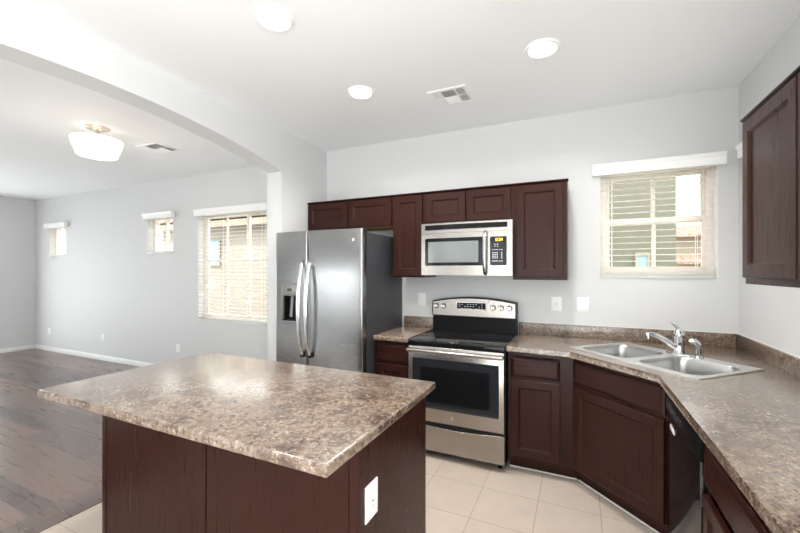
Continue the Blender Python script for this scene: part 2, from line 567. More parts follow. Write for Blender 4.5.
def window(x0, x1, z0, z1, yg, style, place=None):
    """vinyl window whose frame sits at y = yg .. yg + .06"""
    wn[0] += 1
    nm = 'window_%d' % wn[0]
    root = bpy.data.objects.new(nm, None); COL.objects.link(root); struct(root)
    root.location = (x0, yg, z0)
    if place: root.location, root.rotation_euler = place
    W, H = x1 - x0, z1 - z0
    f = MB(); fw = 0.045
    for q in ((0, fw, 0, H), (W - fw, W, 0, H), (fw, W - fw, 0, fw), (fw, W - fw, H - fw, H)):
        f.box(q[0], q[1], 0, 0.07, q[2], q[3], 0.003)
    s = MB()
    if style == 'hung':
        zm = 1.85 - z0
        for (a, c, yy) in ((fw, zm + 0.02, 0.0), (zm - 0.02, H - fw, 0.03)):
            sw = 0.028
            s.box(fw, fw + sw, yy + 0.005, yy + 0.035, a, c, 0.002); s.box(W - fw - sw, W - fw, yy + 0.005, yy + 0.035, a, c, 0.002)
            s.box(fw + sw, W - fw - sw, yy + 0.006, yy + 0.034, a, a + 0.036, 0.002); s.box(fw + sw, W - fw - sw, yy + 0.006, yy + 0.034, c - 0.036, c, 0.002)
            s.box(W / 2 - 0.014, W / 2 + 0.014, yy + 0.01, yy + 0.03, a + 0.036, c - 0.036, 0.002)
    elif style == 'slider':
        xm = W / 2
        for (a, c, yy) in ((fw, xm + 0.025, 0.0), (xm - 0.025, W - fw, 0.03)):
            sw = 0.036
            s.box(a, a + sw, yy + 0.005, yy + 0.035, fw, H - fw, 0.002); s.box(c - sw, c, yy + 0.005, yy + 0.035, fw, H - fw, 0.002)
            s.box(a + sw, c - sw, yy + 0.006, yy + 0.034, fw, fw + sw, 0.002); s.box(a + sw, c - sw, yy + 0.006, yy + 0.034, H - fw - sw, H - fw, 0.002)
            s.box((a + c) / 2 - 0.011, (a + c) / 2 + 0.011, yy + 0.01, yy + 0.03, fw + sw, H - fw - sw, 0.002)
            s.box(a + sw, c - sw, yy + 0.012, yy + 0.028, H * 0.55 - 0.009, H * 0.55 + 0.009, 0.002)
    else:
        s.box(W / 2 - 0.014, W / 2 + 0.014, 0.01, 0.05, fw, H - fw, 0.002)
    dep = yg - YL if yg > 1 and style != 'hung' else (yg - YB if yg > 1 else 0.085)
    l = MB()
    l.box(0, 0.004, -dep, -0.001, 0.004, H - 0.004); l.box(W - 0.004, W, -dep, -0.001, 0.004, H - 0.004)
    l.box(0, W, -dep, -0.001, H - 0.004, H); l.box(0, W, -dep - 0.012, -0.001, 0, 0.004)
    struct(l.build('window_reveal', TRIM, root, smooth=0))  # sill plus an added white liner, painting daylight brightness onto the reveals
    g = MB(); g.box(fw - 0.005, W - fw + 0.005, 0.03, 0.034, fw - 0.005, H - fw + 0.005)
    struct(f.build('window_frame', VINYL, root)); struct(s.build('window_sash', VINYL, root)); struct(g.build('window_pane', PANE, root, smooth=0))
    return root


def blind(label, x0, x1, z0, z1, yw, vx0, vx1, vz0, vz1, tilt, pitch, cords, tassels=False, place=None):
    root = thing('window_blind', label, 'blind', ((x0 + x1) / 2, yw, z0))
    if place: root.location, root.rotation_euler = place
    ox, oy, oz = (x0 + x1) / 2, yw, z0
    m = MB()
    sd = 0.036
    z = z0 + 0.035
    yc = 0.035
    n = 0
    while z < vz0 + 0.01 and n < 60:
        d = sd / 2
        prof_ = []
        pts = []
        for k in range(5):
            t = -1 + k / 2
            yy = t * d; zz = 0.003 * (1 - t * t)
            pts.append((yc + yy * math.cos(tilt) - zz * math.sin(tilt), z - oz + yy * math.sin(tilt) + zz * math.cos(tilt)))
        low = [(p[0], p[1] - 0.0026) for p in reversed(pts)]
        m.prism(pts + low, x0 - ox + 0.006, x1 - ox - 0.006, 'x')
        z += pitch; n += 1
    m.build('slats', BLIND, root, smooth=50)
    for xc in cords:
        c = MB()
        for yy in (yc - 0.026, yc + 0.026):
            c.box(xc - ox - 0.0022, xc - ox + 0.0022, yy - 0.0008, yy + 0.0008, 0.01, vz0 - z0)
        c.box(xc - ox - 0.0015, xc - ox + 0.0015, yc - 0.026, yc + 0.026, 0.026, 0.029)
        c.build('ladder_cord', BLIND, root, smooth=0)
    r = MB(); r.box(x0 - ox + 0.006, x1 - ox - 0.006, yc - 0.026, yc + 0.026, 0.004, 0.024, 0.003); r.build('bottom_rail', BLIND, root)
    v = MB()
    vp = [(0, vz0 - z0), (-0.055, vz0 - z0), (-0.055, vz1 - z0 - 0.03), (-0.062, vz1 - z0 - 0.018), (-0.068, vz1 - z0 - 0.004), (-0.068, vz1 - z0), (0, vz1 - z0)]
    v.prism(vp, vx0 - ox, vx1 - ox, 'x')
    v.build('valance', WHITEPL, root, smooth=30)
    if tassels:
        for xc in cords:
            t = MB()
            t.box(xc - ox - 0.001, xc - ox + 0.001, -0.012, -0.010, -0.10, vz0 - z0)
            t.cyl((xc - ox, -0.011, -0.10), (xc - ox, -0.011, -0.135), 0.005, 0.009, 10)
            t.build('pull_cord', BLIND, root, smooth=40)
    else:
        t = MB()
        t.box(x1 - ox - 0.085, x1 - ox - 0.082, -0.004, -0.002, vz0 - z0 - 0.20, vz0 - z0)
        t.cyl((x1 - ox - 0.0835, -0.003, vz0 - z0 - 0.20), (x1 - ox - 0.0835, -0.003, vz0 - z0 - 0.25), 0.004, 0.008, 10)
        t.build('pull_cord', BLIND, root, smooth=40)
    return root


window(KW[0], KW[1], KW[2], KW[3], YB + 0.07, 'hung')
window(LW[0], LW[1], LW[2], LW[3], YL + 0.085, 'slider')
window(SW1[0], SW1[1], SW1[2], SW1[3], YL + 0.085, 'fixed')
window(SW2[0], SW2[1], SW2[2], SW2[3], YL + 0.085, 'fixed')
blind('white slatted blind with wide valance on the window above the sink', KW[0], KW[1], KW[2], KW[3], YB, 0.099, 0.943, 2.215, 2.30, R(4), 0.0475, (0.24, 0.79))
blind('tall white slatted blind on the largest living room window, beside the archway', LW[0], LW[1], LW[2], LW[3], YL - 0.02, LW[0] + 0.01, LW[1] + 0.06, 2.195, 2.285, R(10), 0.0475, (-4.55, -4.22, -3.55, -3.2))
blind('small white slatted blind between the tall blind and the corner one', SW1[0], SW1[1], SW1[2], SW1[3], YL - 0.02, SW1[0] - 0.0, SW1[1] + 0.07, 2.215, 2.30, R(14), 0.0475, (-5.72, -5.38), True)
blind('small white slatted blind nearest the far corner of the living room', SW2[0], SW2[1], SW2[2], SW2[3], YL - 0.02, SW2[0] - 0.02, SW2[1] + 0.10, 2.215, 2.30, R(14), 0.0475, (-8.57, -8.23), True)

rm = (RW[0] + RW[1]) / 2
window(0, RW[1] - RW[0], RW[2], RW[3], 0, 'hung', ((XR + 0.085, RW[1], RW[2]), (0, 0, R(-90))))
blind('white blind on the right wall, only its valance end showing past the dark cabinet', 0, RW[1] - RW[0], RW[2], RW[3], 0, -0.05, RW[1] - RW[0] + 0.05, 2.215, 2.30, R(4), 0.0475, (0.09, 0.65), place=((XR, rm, RW[2]), (0, 0, R(-90))))

# glazed doors and windows behind the camera
def glazing(nm, x0, x1, z0, z1, y, rotz=0, loc=None, bars=1):
    root = bpy.data.objects.new(nm, None); COL.objects.link(root); struct(root)
    root.location = loc or (x0, y, z0); root.rotation_euler = (0, 0, rotz)
    W, H = x1 - x0, z1 - z0
    f = MB(); fw = 0.06
    for q in ((0, fw, 0, H), (W - fw, W, 0, H), (fw, W - fw, 0, fw), (fw, W - fw, H - fw, H)):
        f.box(q[0], q[1], 0, 0.06, q[2], q[3], 0.003)
    for k in range(bars):
        xc = W * (k + 1) / (bars + 1); f.box(xc - 0.04, xc + 0.04, 0, 0.06, fw, H - fw, 0.003)
    struct(f.build(nm.split('_')[0] + '_frame', VINYL, root))
    g = MB(); g.box(fw, W - fw, 0.02, 0.026, fw, H - fw); struct(g.build(nm.split('_')[0] + '_pane', PANE, root, smooth=0))
glazing('door_1', -1.9, 0.7, 0.05, 2.2, YBACK - 0.14)
glazing('window_6', -6.8, -4.4, 0.65, 2.15, YBACK - 0.14)
glazing('door_2', 0.05, 2.95, 0.05, 2.2, 0, R(90), (XLL - 0.02, 0.05, 0.05))
glazing('window_7', -2.2, 0.0, 0.8, 2.2, 0, R(90), (3.0 + 0.14, -2.2, 0.8))

# ------------------------------------------------------------------ ceiling fixtures
def downlight(label, x, y):
    root = thing('recessed_downlight', label, 'ceiling light', (x, y, ZC), 0)
    m = MB(); m.lathe([(0.078, -0.004), (0.080, -0.014), (0.084, -0.016), (0.094, -0.010), (0.098, 0.0)], n=40); m.build('trim_ring', WHITEPL, root)
    m = MB(); m.lathe([(0.0, -0.0045), (0.079, -0.0045), (0.079, 0.0), (0, 0)], n=40); m.build('lens', LENS, root)
    light('downlight_beam', 'AREA', (x, y, ZC - 0.02), (0, 0, 0), 13, (1.0, 0.96, 0.91), 0.15, shape='DISK', spread=R(150))
    return root


downlight('round recessed ceiling light nearest the top left of the kitchen ceiling, close to the island', -1.43, 1.515)
downlight('round recessed ceiling light right of the ceiling vent', -0.193, 2.384)
downlight('round recessed ceiling light between the archway and the ceiling vent', -1.445, 2.407)


def vent(label, x0, x1, y0, y1):
    root = thing('ceiling_vent', label, 'vent', ((x0 + x1) / 2, (y0 + y1) / 2, ZC))
    W, D = (x1 - x0) / 2, (y1 - y0) / 2
    f = MB(); fw = 0.028
    for q in ((-W, W, -D, -D + fw), (-W, W, D - fw, D), (-W, -W + fw, -D + fw, D - fw), (W - fw, W, -D + fw, D - fw)):
        f.box(q[0], q[1], q[2], q[3], -0.008, 0, 0.002)
    f.build('frame', WHITEPL, root)
    bk = MB(); bk.box(-W + fw, W - fw, -D + fw, D - fw, -0.002, 0); bk.build('duct_opening', DUCT, root, smooth=0)
    s = MB()
    a, c = W - fw, D - fw
    # four-way louvres: outer banks run one way, the middle bank the other
    for (xa, xb) in ((-a, -a + 2 * a * 0.27), (a - 2 * a * 0.27, a)):
        for k in range(4):
            xx = xa + (xb - xa) * k / 4
            q = [(xx, -0.011), (xx + 0.013, -0.003), (xx + 0.013, -0.0015), (xx, -0.0095)] if xa < 0 else [(xx, -0.003), (xx + 0.013, -0.011), (xx + 0.013, -0.0095), (xx, -0.0015)]
            s.prism(q, -c, c, 'y')
    xa, xb = -a + 2 * a * 0.29, a - 2 * a * 0.29
    for k in range(12):
        yy = -c + 2 * c * k / 12
        q = [(yy, -0.011), (yy + 0.014, -0.003), (yy + 0.014, -0.0015), (yy, -0.0095)] if yy < 0 else [(yy, -0.003), (yy + 0.014, -0.011), (yy + 0.014, -0.0095), (yy, -0.0015)]
        s.prism(q, xa, xb, 'x')
    s.box(-a, a, -0.003, 0.003, -0.0095, -0.002)
    s.box(xa - 0.004, xa, -c, c, -0.0095, -0.002); s.box(xb, xb + 0.004, -c, c, -0.0095, -0.002)
    s.build('louvres', WHITEPL, root, smooth=0)
    return root


vent('square white louvred vent in the kitchen ceiling', -1.01, -0.72, 2.615, 2.885)
vent('white louvred vent in the living room ceiling, right of the glass ceiling lamp', -4.23, -3.90, 2.45, 2.73)

lamp = thing('semi_flush_ceiling_lamp', 'white opal glass drum lamp on the living room ceiling', 'ceiling light', (-4.0, 1.985, ZC))
m = MB(); m.lathe([(0, -0.026), (0.03, -0.026), (0.075, -0.016), (0.098, -0.006), (0.1, 0), (0, 0)], n=40); m.build('canopy', NICKEL, lamp)
m = MB(); m.cyl((0, 0, -0.02), (0, 0, -0.11), 0.014, n=16)
for k in range(3):
    t = 2 * math.pi * k / 3 + 0.4
    m.tube([(0, 0, -0.055), (0.05 * math.cos(t), 0.05 * math.sin(t), -0.07), (0.085 * math.cos(t), 0.085 * math.sin(t), -0.105)], 0.006, n=8)
m.build('stem', NICKEL, lamp)
m = MB(); m.lathe([(0.05, -0.105), (0.175, -0.105), (0.197, -0.110), (0.2, -0.118), (0.187, -0.17), (0.158, -0.243), (0.146, -0.252), (0.13, -0.2555), (0, -0.2555)], n=48); m.build('glass_shade', SHADE, lamp, smooth=50)
m = MB(); m.lathe([(0.156, -0.243), (0.159, -0.243), (0.158, -0.252), (0.150, -0.258), (0.144, -0.256)], n=48); m.build('shade_rim', SHADE, lamp)
light('lamp_glow', 'POINT', (-4.0, 1.985, ZC - 0.40), (0, 0, 0), 5, (1.0, 0.9, 0.76), 0.15)
light('lamp_uplight', 'POINT', (-4.0, 1.985, ZC - 0.055), (0, 0, 0), 0.08, (1.0, 0.92, 0.8), 0.03)

# ------------------------------------------------------------------ cabinet parts
def door_front(parent, name, x0, x1, z0, z1, y, rail=0.058, t=0.019, label=None):
    """recessed-panel door, front at y (towards the viewer = smaller y)"""
    m = MB()
    def rect(a, yy):
        return [(x0 + a, yy, z0 + a), (x1 - a, yy, z0 + a), (x1 - a, yy, z1 - a), (x0 + a, yy, z1 - a)]
    m.loops([rect(0, y + t), rect(0, y + 0.003), rect(0.003, y), rect(rail - 0.002, y), rect(rail, y + 0.0015), rect(rail + 0.009, y + 0.009), rect(rail + 0.0105, y + 0.0095), rect(rail + 0.0105, y + t)], cap_first=False)
    d = m.build(name, WOOD, parent, smooth=25)
    if label: d['label'] = label
    p = MB()
    a = rail + 0.0102
    p.box(x0 + a - 0.004, x1 - a + 0.004, y + 0.0105, y + t - 0.002, z0 + a - 0.004, z1 - a + 0.004)
    p.build('inset_panel', WOOD, d, smooth=0)
    return d


def drawer_front(parent, name, x0, x1, z0, z1, y, t=0.019):
    m = MB()
    def rect(a, yy):
        return [(x0 + a, yy, z0 + a), (x1 - a, yy, z0 + a), (x1 - a, yy, z1 - a), (x0 + a, yy, z1 - a)]
    m.loops([rect(0, y + t), rect(0, y + 0.009), rect(0.004, y + 0.006), rect(0.016, y + 0.002), rect(0.020, y)], cap_first=True, cap_last=True)
    return m.build(name, WOODH, parent, smooth=20)


def upper_cabinet(label, loc, rotz, W, z0, z1, D, doors, group=None, bottom_lip=0.012, crown=(0.0, 0.0), raw=False):
    """wall cabinet: local x along the front, y into the wall, front of the face frame at y = 0"""
    root = thing('wall_cabinet', label, 'cabinet', loc, rotz, group)
    zb = loc[2]
    a, c = z0 - zb, z1 - zb
    m = MB(); m.box(0, W, 0.019, D, a, c); m.build('carcass', WOOD, root, smooth=0)
    m = MB(); sw = 0.034
    m.box(0, sw, 0, 0.019, a, c); m.box(W - sw, W, 0, 0.019, a, c); m.box(sw, W - sw, 0, 0.019, a, a + sw); m.box(sw, W - sw, 0, 0.019, c - sw, c)
    if len(doors) > 1:
        xm = (doors[0][1] + doors[1][0]) / 2
        m.box(xm - sw / 2, xm + sw / 2, 0, 0.019, a + sw, c - sw)
    m.build('face_frame', WOOD, root, smooth=0)
    for (xa, xb, za, zc_) in doors:
        door_front(root, 'door', xa, xb, za - zb, zc_ - zb, -0.019)
    m = MB(); cl, cr = crown
    m.prism([(0.012, c - 0.016), (0.0, c - 0.016), (-0.004, c - 0.010), (-0.016, c - 0.002), (-0.016, c + 0.004), (0.012, c + 0.004)], -cl, W + cr, 'x')
    m.build('top_moulding', WOODH, root, smooth=0)
    if raw:
        m = MB(); m.box(0.02, W - 0.02, 0.03, D - 0.01, a - 0.003, a + 0.001); m.build('unfinished_underside', RAWWOOD, root, smooth=0)
    return root


YU = 3.134       # face frame of the back wall cabinets; their doors stand 19 mm proud
DU = YB - YU
xa, xb, xc_, xd, xe = XL + 0.002, -1.54, -1.236, -0.474, -0.078
upper_cabinet('short two-door dark wall cabinet above the refrigerator', (xa, YU, 1.87), 0, xb - xa, 1.87, 2.148, DU, [(0.012, 0.480, 1.876, 2.128), (0.496, xb - xa - 0.012, 1.876, 2.128)], raw=True)
upper_cabinet('narrow tall one-door dark wall cabinet between refrigerator and microwave', (xb, YU, 1.40), 0, xc_ - xb, 1.40, 2.148, DU, [(0.012, xc_ - xb - 0.012, 1.416, 2.128)])
upper_cabinet('short two-door dark wall cabinet directly above the microwave', (xc_, YU, 1.868), 0, xd - xc_, 1.868, 2.148, DU, [(0.020, 0.376, 1.876, 2.128), (0.388, xd - xc_ - 0.016, 1.876, 2.128)])
upper_cabinet('tall one-door dark wall cabinet right of the microwave, toward the window', (xd, YU, 1.388), 0, xe - xd, 1.388, 2.148, DU, [(0.028, xe - xd - 0.028, 1.412, 2.128)], crown=(0, 0.008))
# right wall cabinet (faces -X)
upper_cabinet('dark wall cabinet on the right wall, right of the window', (0.690, 2.245, 1.40), R(-90), 0.99, 1.40, 2.148, XR - 0.690, [(0.022, 0.494, 1.428, 2.128), (0.504, 0.972, 1.428, 2.128)], crown=(0.012, 0))


def base_cabinet(label, loc, rotz, W, D, drawers, doors, toe=0.075, zt=0.874, z0=0.10, stiles=0.034, ext=0.0, right_stile=None):
    root = thing('base_cabinet', label, 'cabinet', loc, rotz)
    m = MB(); m.box(0, W, 0.019, D, z0, zt); m.build('carcass', WOOD, root, smooth=0)
    m = MB(); sw = stiles
    sr = right_stile or sw
    m.box(0, sw, 0, 0.019, z0, zt); m.box(W - sr, W, 0, 0.019, z0, zt)
    m.box(sw, W - sr, 0, 0.019, z0, z0 + 0.03); m.box(sw, W - sr, 0, 0.019, zt - 0.03, zt); m.box(sw, W - sr, 0, 0.019, 0.668, 0.70)
    m.build('face_frame', WOOD, root, smooth=0)
    for q in drawers: drawer_front(root, 'drawer_front', *q, -0.019)
    for q in doors: door_front(root, 'door', *q, -0.019, rail=0.055)
    m = MB(); m.box(0, W + ext, toe, toe + 0.016, 0, z0); m.build('toe_kick', WOODH, root, smooth=0)
    m = MB(); m.box(0, W + max(0, ext - 0.022), toe - 0.006, toe, 0, 0.007); m.build('caulk_line', CAULK, root, smooth=0)
    return root


YF = 2.862       # face frame plane of the back run
base_cabinet('narrow dark base cabinet between the refrigerator and the range', (-1.570, YF, 0), 0, 0.322, YB - YF, [(0.02, 0.302, 0.70, 0.842)], [(0.02, 0.302, 0.125, 0.675)])
XD1 = -0.036     # corner cabinet starts here
base_cabinet('dark base cabinet between the range and the corner sink cabinet', (-0.468, YF, 0), 0, XD1 + 0.468, YB - YF, [(0.022, 0.352, 0.694, 0.836)], [(0.022, 0.352, 0.125, 0.674)], ext=0.046, right_stile=0.09)

# corner sink cabinet at 45 degrees
CX, CY = XD1, YF
XFR = 0.432                                     # face frame plane of the right run
LD = (XFR - XD1) * math.sqrt(2)
sinkcab = thing('corner_sink_cabinet', 'angled dark corner base cabinet under the sink', 'cabinet', (CX, CY, 0), R(-45))
m = MB(); sw = 0.03
for q in ((0.0015, sw, 0.10, 0.874), (LD - sw, LD - 0.0015, 0.10, 0.874), (sw, LD - sw, 0.10, 0.128), (sw, LD - sw, 0.845, 0.874), (sw, LD - sw, 0.668, 0.70)):
    m.box(q[0], q[1], 0, 0.019, q[2], q[3])
m.build('face_frame', WOOD, sinkcab, smooth=0)
m = MB(); m.box(0.02, LD - 0.02, 0.0195, 0.30, 0.10, 0.118); m.box(0.02, LD - 0.02, 0.30, 0.31, 0.10, 0.66); m.build('carcass', WOOD, sinkcab, smooth=0)
drawer_front(sinkcab, 'false_drawer_front', 0.020, LD - 0.022, 0.694, 0.846, -0.019)
door_front(sinkcab, 'door', 0.020, LD - 0.022, 0.125, 0.674, -0.019, rail=0.06)
m = MB(); m.box(-0.0215, LD + 0.028, 0.075, 0.0785, 0, 0.10); m.build('toe_kick', WOODH, sinkcab, smooth=0)
m = MB(); m.box(-0.020, LD + 0.025, 0.069, 0.075, 0, 0.007); m.build('caulk_line', CAULK, sinkcab, smooth=0)

# right run, facing -X
YD0 = CY - (XFR - XD1)                          # where the corner cabinet ends
DW0, DW1 = YD0 - 0.034, YD0 - 0.034 - 0.598
base_cabinet('dark base cabinet in the right run, nearest the camera beside the dishwasher', (XFR, DW1 - 0.004, 0), R(-90), 0.75, XR - XFR, [(0.014, 0.736, 0.676, 0.815)], [(0.014, 0.370, 0.125, 0.640), (0.380, 0.736, 0.125, 0.640)])

# ------------------------------------------------------------------ countertops
def counter_mesh(name, pts, z0, z1, bev, mat, label, cat, cutter=None, origin=None, backsplash=None):
    m = MB(); m.prism(pts, z0, z1, 'z')
    top = [e for e in m.bm.edges if all(abs(v.co.z - z1) < 1e-6 for v in e.verts)]
    sel = [e for e in top if bev[1](((e.verts[0].co + e.verts[1].co) / 2))]
    bot = [e for e in m.bm.edges if all(abs(v.co.z - z0) < 1e-6 for v in e.verts) and bev[1]((e.verts[0].co + e.verts[1].co) / 2)]
    bmesh.ops.bevel(m.bm, geom=sel + bot, offset=bev[0], segments=4, affect='EDGES', profile=0.5)
    o = m.build(name, mat, None, 40)
    if cutter:
        c = cutter.build('cutter', None, None, 0)
        mod = o.modifiers.new('b', 'BOOLEAN'); mod.operation = 'DIFFERENCE'; mod.object = c; mod.solver = 'EXACT'
        dg = bpy.context.evaluated_depsgraph_get()
        me = bpy.data.meshes.new_from_object(o.evaluated_get(dg))
        o.modifiers.clear(); o.data = me
        bpy.data.objects.remove(c)
    return tag(o, label, cat)


ZT, ZU = 0.914, 0.875
ISL = (-2.2555, -0.638, 0.8773, 1.7714)
counter_mesh('island_countertop', [(ISL[0], ISL[2]), (ISL[1], ISL[2]), (ISL[1], ISL[3]), (ISL[0], ISL[3])], ZU, ZT, (0.009, lambda c: True), LAM,
             'mottled brown laminate countertop covering the kitchen island', 'countertop')
counter_mesh('countertop', [(-1.572, 2.822), (-1.246, 2.822), (-1.246, YB - 0.001), (-1.572, YB - 0.001)], ZU, ZT, (0.009, lambda c: c.y < 2.83), LAM,
             'short mottled brown countertop between the refrigerator and the range', 'countertop')
bs = MB(); bs.box(-1.572, -1.246, YB - 0.02, YB - 0.001, ZT, ZT + 0.10, 0.003); o1 = bs.build('backsplash', LAM, bpy.data.objects['countertop'])

# sink position: local x along the 45 degree front, y towards the corner
SO = Vector((0.242, 2.653))                     # middle of the sink's front edge
SX, SY_ = Vector((math.sqrt(.5), -math.sqrt(.5))), Vector((math.sqrt(.5), math.sqrt(.5)))
S2 = lambda a, c: SO + SX * a + SY_ * c
SW, SDp = 0.425, 0.54
cut = MB(); cut.prism([S2(-SW + .012, .012)[:], S2(SW - .012, .012)[:], S2(SW - .012, SDp - .012)[:], S2(-SW + .012, SDp - .012)[:]], 0.8, 1.0, 'z')
YE = 0.55
A_, B_ = (-0.055, 2.822), (0.388, 2.379)
rp = [(-0.472, 2.822), A_, B_, (0.388, YE), (XR - 0.001, YE), (XR - 0.001, YB - 0.001), (-0.472, YB - 0.001)]
def front_edge(c):
    return (c.y < 2.83 and c.x < -0.06) or (abs(c.x + c.y - 2.767) < 0.01 and c.x < 0.4) or (c.x < 0.40 and c.y < 2.38)
rc = counter_mesh('countertop', rp, ZU, ZT, (0.009, front_edge), LAM, 'long mottled brown countertop turning the corner around the sink', 'countertop', cut)
bs = MB()
bs.box(-0.472, XR - 0.021, YB - 0.02, YB - 0.001, ZT, ZT + 0.10, 0.003); bs.box(XR - 0.02, XR - 0.001, YE, YB - 0.001, ZT, ZT + 0.10, 0.003)
bs.build('backsplash', LAM, rc)
ck = MB(); ck.box(-0.472, XR - 0.006, YB - 0.005, YB - 0.001, ZT + 0.10, ZT + 0.104); ck.box(XR - 0.005, XR - 0.001, YE, YB - 0.005, ZT + 0.10, ZT + 0.104)
ck.build('caulk_line', CAULK, rc, smooth=0)

# ------------------------------------------------------------------ sink and faucet
sink = thing('double_bowl_sink', 'stainless steel double bowl sink set in the corner countertop', 'sink', (SO.x, SO.y, ZT), R(-45))
def rrect(cx, cy, hw, hd, r, n=8):
    P = []
    for (sx, sy, a0) in ((1, 1, 0), (-1, 1, 90), (-1, -1, 180), (1, -1, 270)):
        for k in range(n + 1):
            t = R(a0 + 90 * k / n)
            P.append((cx + sx * (hw - r) + r * math.cos(t), cy + sy * (hd - r) + r * math.sin(t)))
    return P
def radial(hw, hd, n=8):
    """rectangle points matched one to one with rrect's"""
    P = []
    for (sx, sy) in ((1, 1), (-1, 1), (-1, -1), (1, -1)):
        for k in range(n + 1):
            f = k / n
            first = sx * sy > 0
            # slide along the two edges of the corner
            if f < .5:
                d = (0, -(0.5 - f) * 0.1 * sy) if first else (-(0.5 - f) * 0.1 * sx, 0)
            else:
                d = (-(f - 0.5) * 0.1 * sx, 0) if first else (0, -(f - 0.5) * 0.1 * sy)
            P.append((sx * hw + d[0], sy * hd + d[1]))
    return P
deck = MB()
zt_ = 0.006
for s in (-1, 1):
    cx = s * SW / 2
    hole = rrect(cx, 0.242, 0.180, 0.198, 0.07)
    outer = [(cx + p[0], SDp / 2 + p[1]) for p in radial(SW / 2, SDp / 2)]
    deck.loops([[(p[0], p[1], zt_) for p in outer], [(p[0], p[1], zt_ - 0.0005) for p in hole]])
deck.box(-SW, SW, 0, 0.004, 0.0004, zt_); deck.box(-SW, SW, SDp - 0.004, SDp, 0.0004, zt_); deck.box(-SW, -SW + 0.004, 0.004, SDp - 0.004, 0.0004, zt_); deck.box(SW - 0.004, SW, 0.004, SDp - 0.004, 0.0004, zt_)
deck.build('deck', STEELSINK, sink, smooth=30)
for s in (-1, 1):
    cx = s * SW / 2
    bw = MB()
    LL = []
    for (ins, z, r) in ((0, zt_ - 0.0006, 0.07), (0.004, -0.004, 0.068), (0.008, -0.02, 0.066), (0.014, -0.09, 0.062), (0.02, -0.145, 0.06), (0.032, -0.165, 0.055), (0.06, -0.172, 0.045), (0.12, -0.175, 0.03)):
        LL.append([(p[0], p[1], z) for p in rrect(cx, 0.242, 0.180 - ins, 0.198 - ins, min(r, 0.055 if ins > .1 else r))])
    bw.loops(LL, cap_last=True)
    bo = bw.build('bowl', STEELBOWL, sink, smooth=60)
    dr = MB(); dr.lathe([(0.0, 0.001), (0.02, 0.001), (0.038, 0.004), (0.044, 0.001), (0.044, 0.0)], (cx, 0.25, -0.175), 28); dr.build('drain', CHROME, bo)

fc = S2(0.002, 0.487)
FA = R(-45)
faucet = thing('faucet', 'chrome single-lever kitchen faucet on the sink deck', 'faucet', (fc.x, fc.y, ZT + zt_), FA)
m = MB(); m.prism(rrect(0, 0, 0.082, 0.027, 0.026), 0, 0.008, 'z', (0.003, 'top')); m.build('escutcheon', CHROME, faucet)
m = MB(); m.lathe([(0.031, 0.006), (0.030, 0.03), (0.027, 0.05), (0.0265, 0.10), (0.030, 0.105), (0.030, 0.128), (0.026, 0.150), (0.014, 0.163), (0, 0.165)], n=32); m.build('body', CHROME, faucet, smooth=50)
m = MB(); m.tube([(0, 0.0, 0.032), (-0.022, -0.028, 0.055), (-0.046, -0.062, 0.086), (-0.070, -0.095, 0.110), (-0.092, -0.124, 0.121), (-0.105, -0.142, 0.120), (-0.110, -0.149, 0.114)],
                 [0.020, 0.019, 0.0175, 0.016, 0.0155, 0.015, 0.013], n=16)
m.cyl((-0.104, -0.141, 0.119), (-0.104, -0.141, 0.088), 0.0145, 0.0135, 18); sp = m.build('spout', CHROME, faucet, smooth=60)
m = MB(); m.cyl((-0.104, -0.141, 0.089), (-0.104, -0.141, 0.082), 0.012, 0.0115, 18); m.build('aerator', BLACKM, sp)
m = MB(); m.tube([(0.0, 0.0, 0.155), (-0.012, 0.004, 0.170), (-0.030, 0.010, 0.182), (-0.048, 0.016, 0.190), (-0.064, 0.02, 0.195)], [0.016, 0.0135, 0.012, 0.0115, 0.008], [0.012, 0.009, 0.007, 0.006, 0.004], n=14)
m.build('lever', CHROME, faucet, smooth=60)
sc_ = S2(0.118, 0.487)
spr = thing('side_sprayer', 'small chrome hand sprayer right of the faucet', 'sprayer', (sc_.x, sc_.y, ZT + zt_), FA)
m = MB(); m.lathe([(0.027, 0.0), (0.026, 0.006), (0.019, 0.012), (0.017, 0.016)], n=24); m.build('holder', CHROME, spr, smooth=50)
m = MB(); m.tube([(0, 0, 0.012), (0, 0, 0.045), (0.0, 0, 0.072), (-0.004, -0.004, 0.090), (-0.014, -0.013, 0.102), (-0.026, -0.024, 0.103), (-0.033, -0.031, 0.096)], [0.0125, 0.0135, 0.015, 0.017, 0.0175, 0.016, 0.012], n=18); m.build('spray_head', CHROME, spr, smooth=60)

# ------------------------------------------------------------------ island
IX0, IX1, IY0, IY1 = -2.127, -0.66, 1.08, 1.70
isl = thing('kitchen_island', 'dark wood kitchen island base under the mottled brown top', 'island', (IX0, IY0, 0))
W_, D_ = IX1 - IX0, IY1 - IY0
m = MB(); m.box(0.006, W_ - 0.006, 0.006, D_ - 0.02, 0, 0.874); m.build('carcass', WOOD, isl, smooth=0)
xs_ = -1.394 - IX0
for (a, c) in ((0.029, xs_ - 0.009), (xs_ + 0.009, W_ - 0.036)):
    m = MB(); m.box(a, c, 0.0, 0.006, 0.0, 0.874, 0.0012, 1); m.build('back_panel', WOOD, isl)
for (a, c) in ((0.0, 0.026), (W_ - 0.032, W_)):
    m = MB(); m.box(a, c, -0.004, 0.006, 0, 0.874, 0.0015, 1); m.build('corner_trim', WOOD, isl)
m = MB(); m.box(xs_ - 0.0045, xs_ + 0.0045, -0.004, 0.006, 0, 0.874, 0.001, 1); m.build('seam_batten', WOOD, isl)
m = MB(); m.box(W_ - 0.006, W_, 0.008, D_ - 0.026, 0, 0.874, 0.001, 1); m.build('end_panel', WOOD, isl)
m = MB(); m.box(0, 0.006, 0.008, D_ - 0.026, 0, 0.874, 0.001, 1); m.build('end_panel', WOOD, isl)
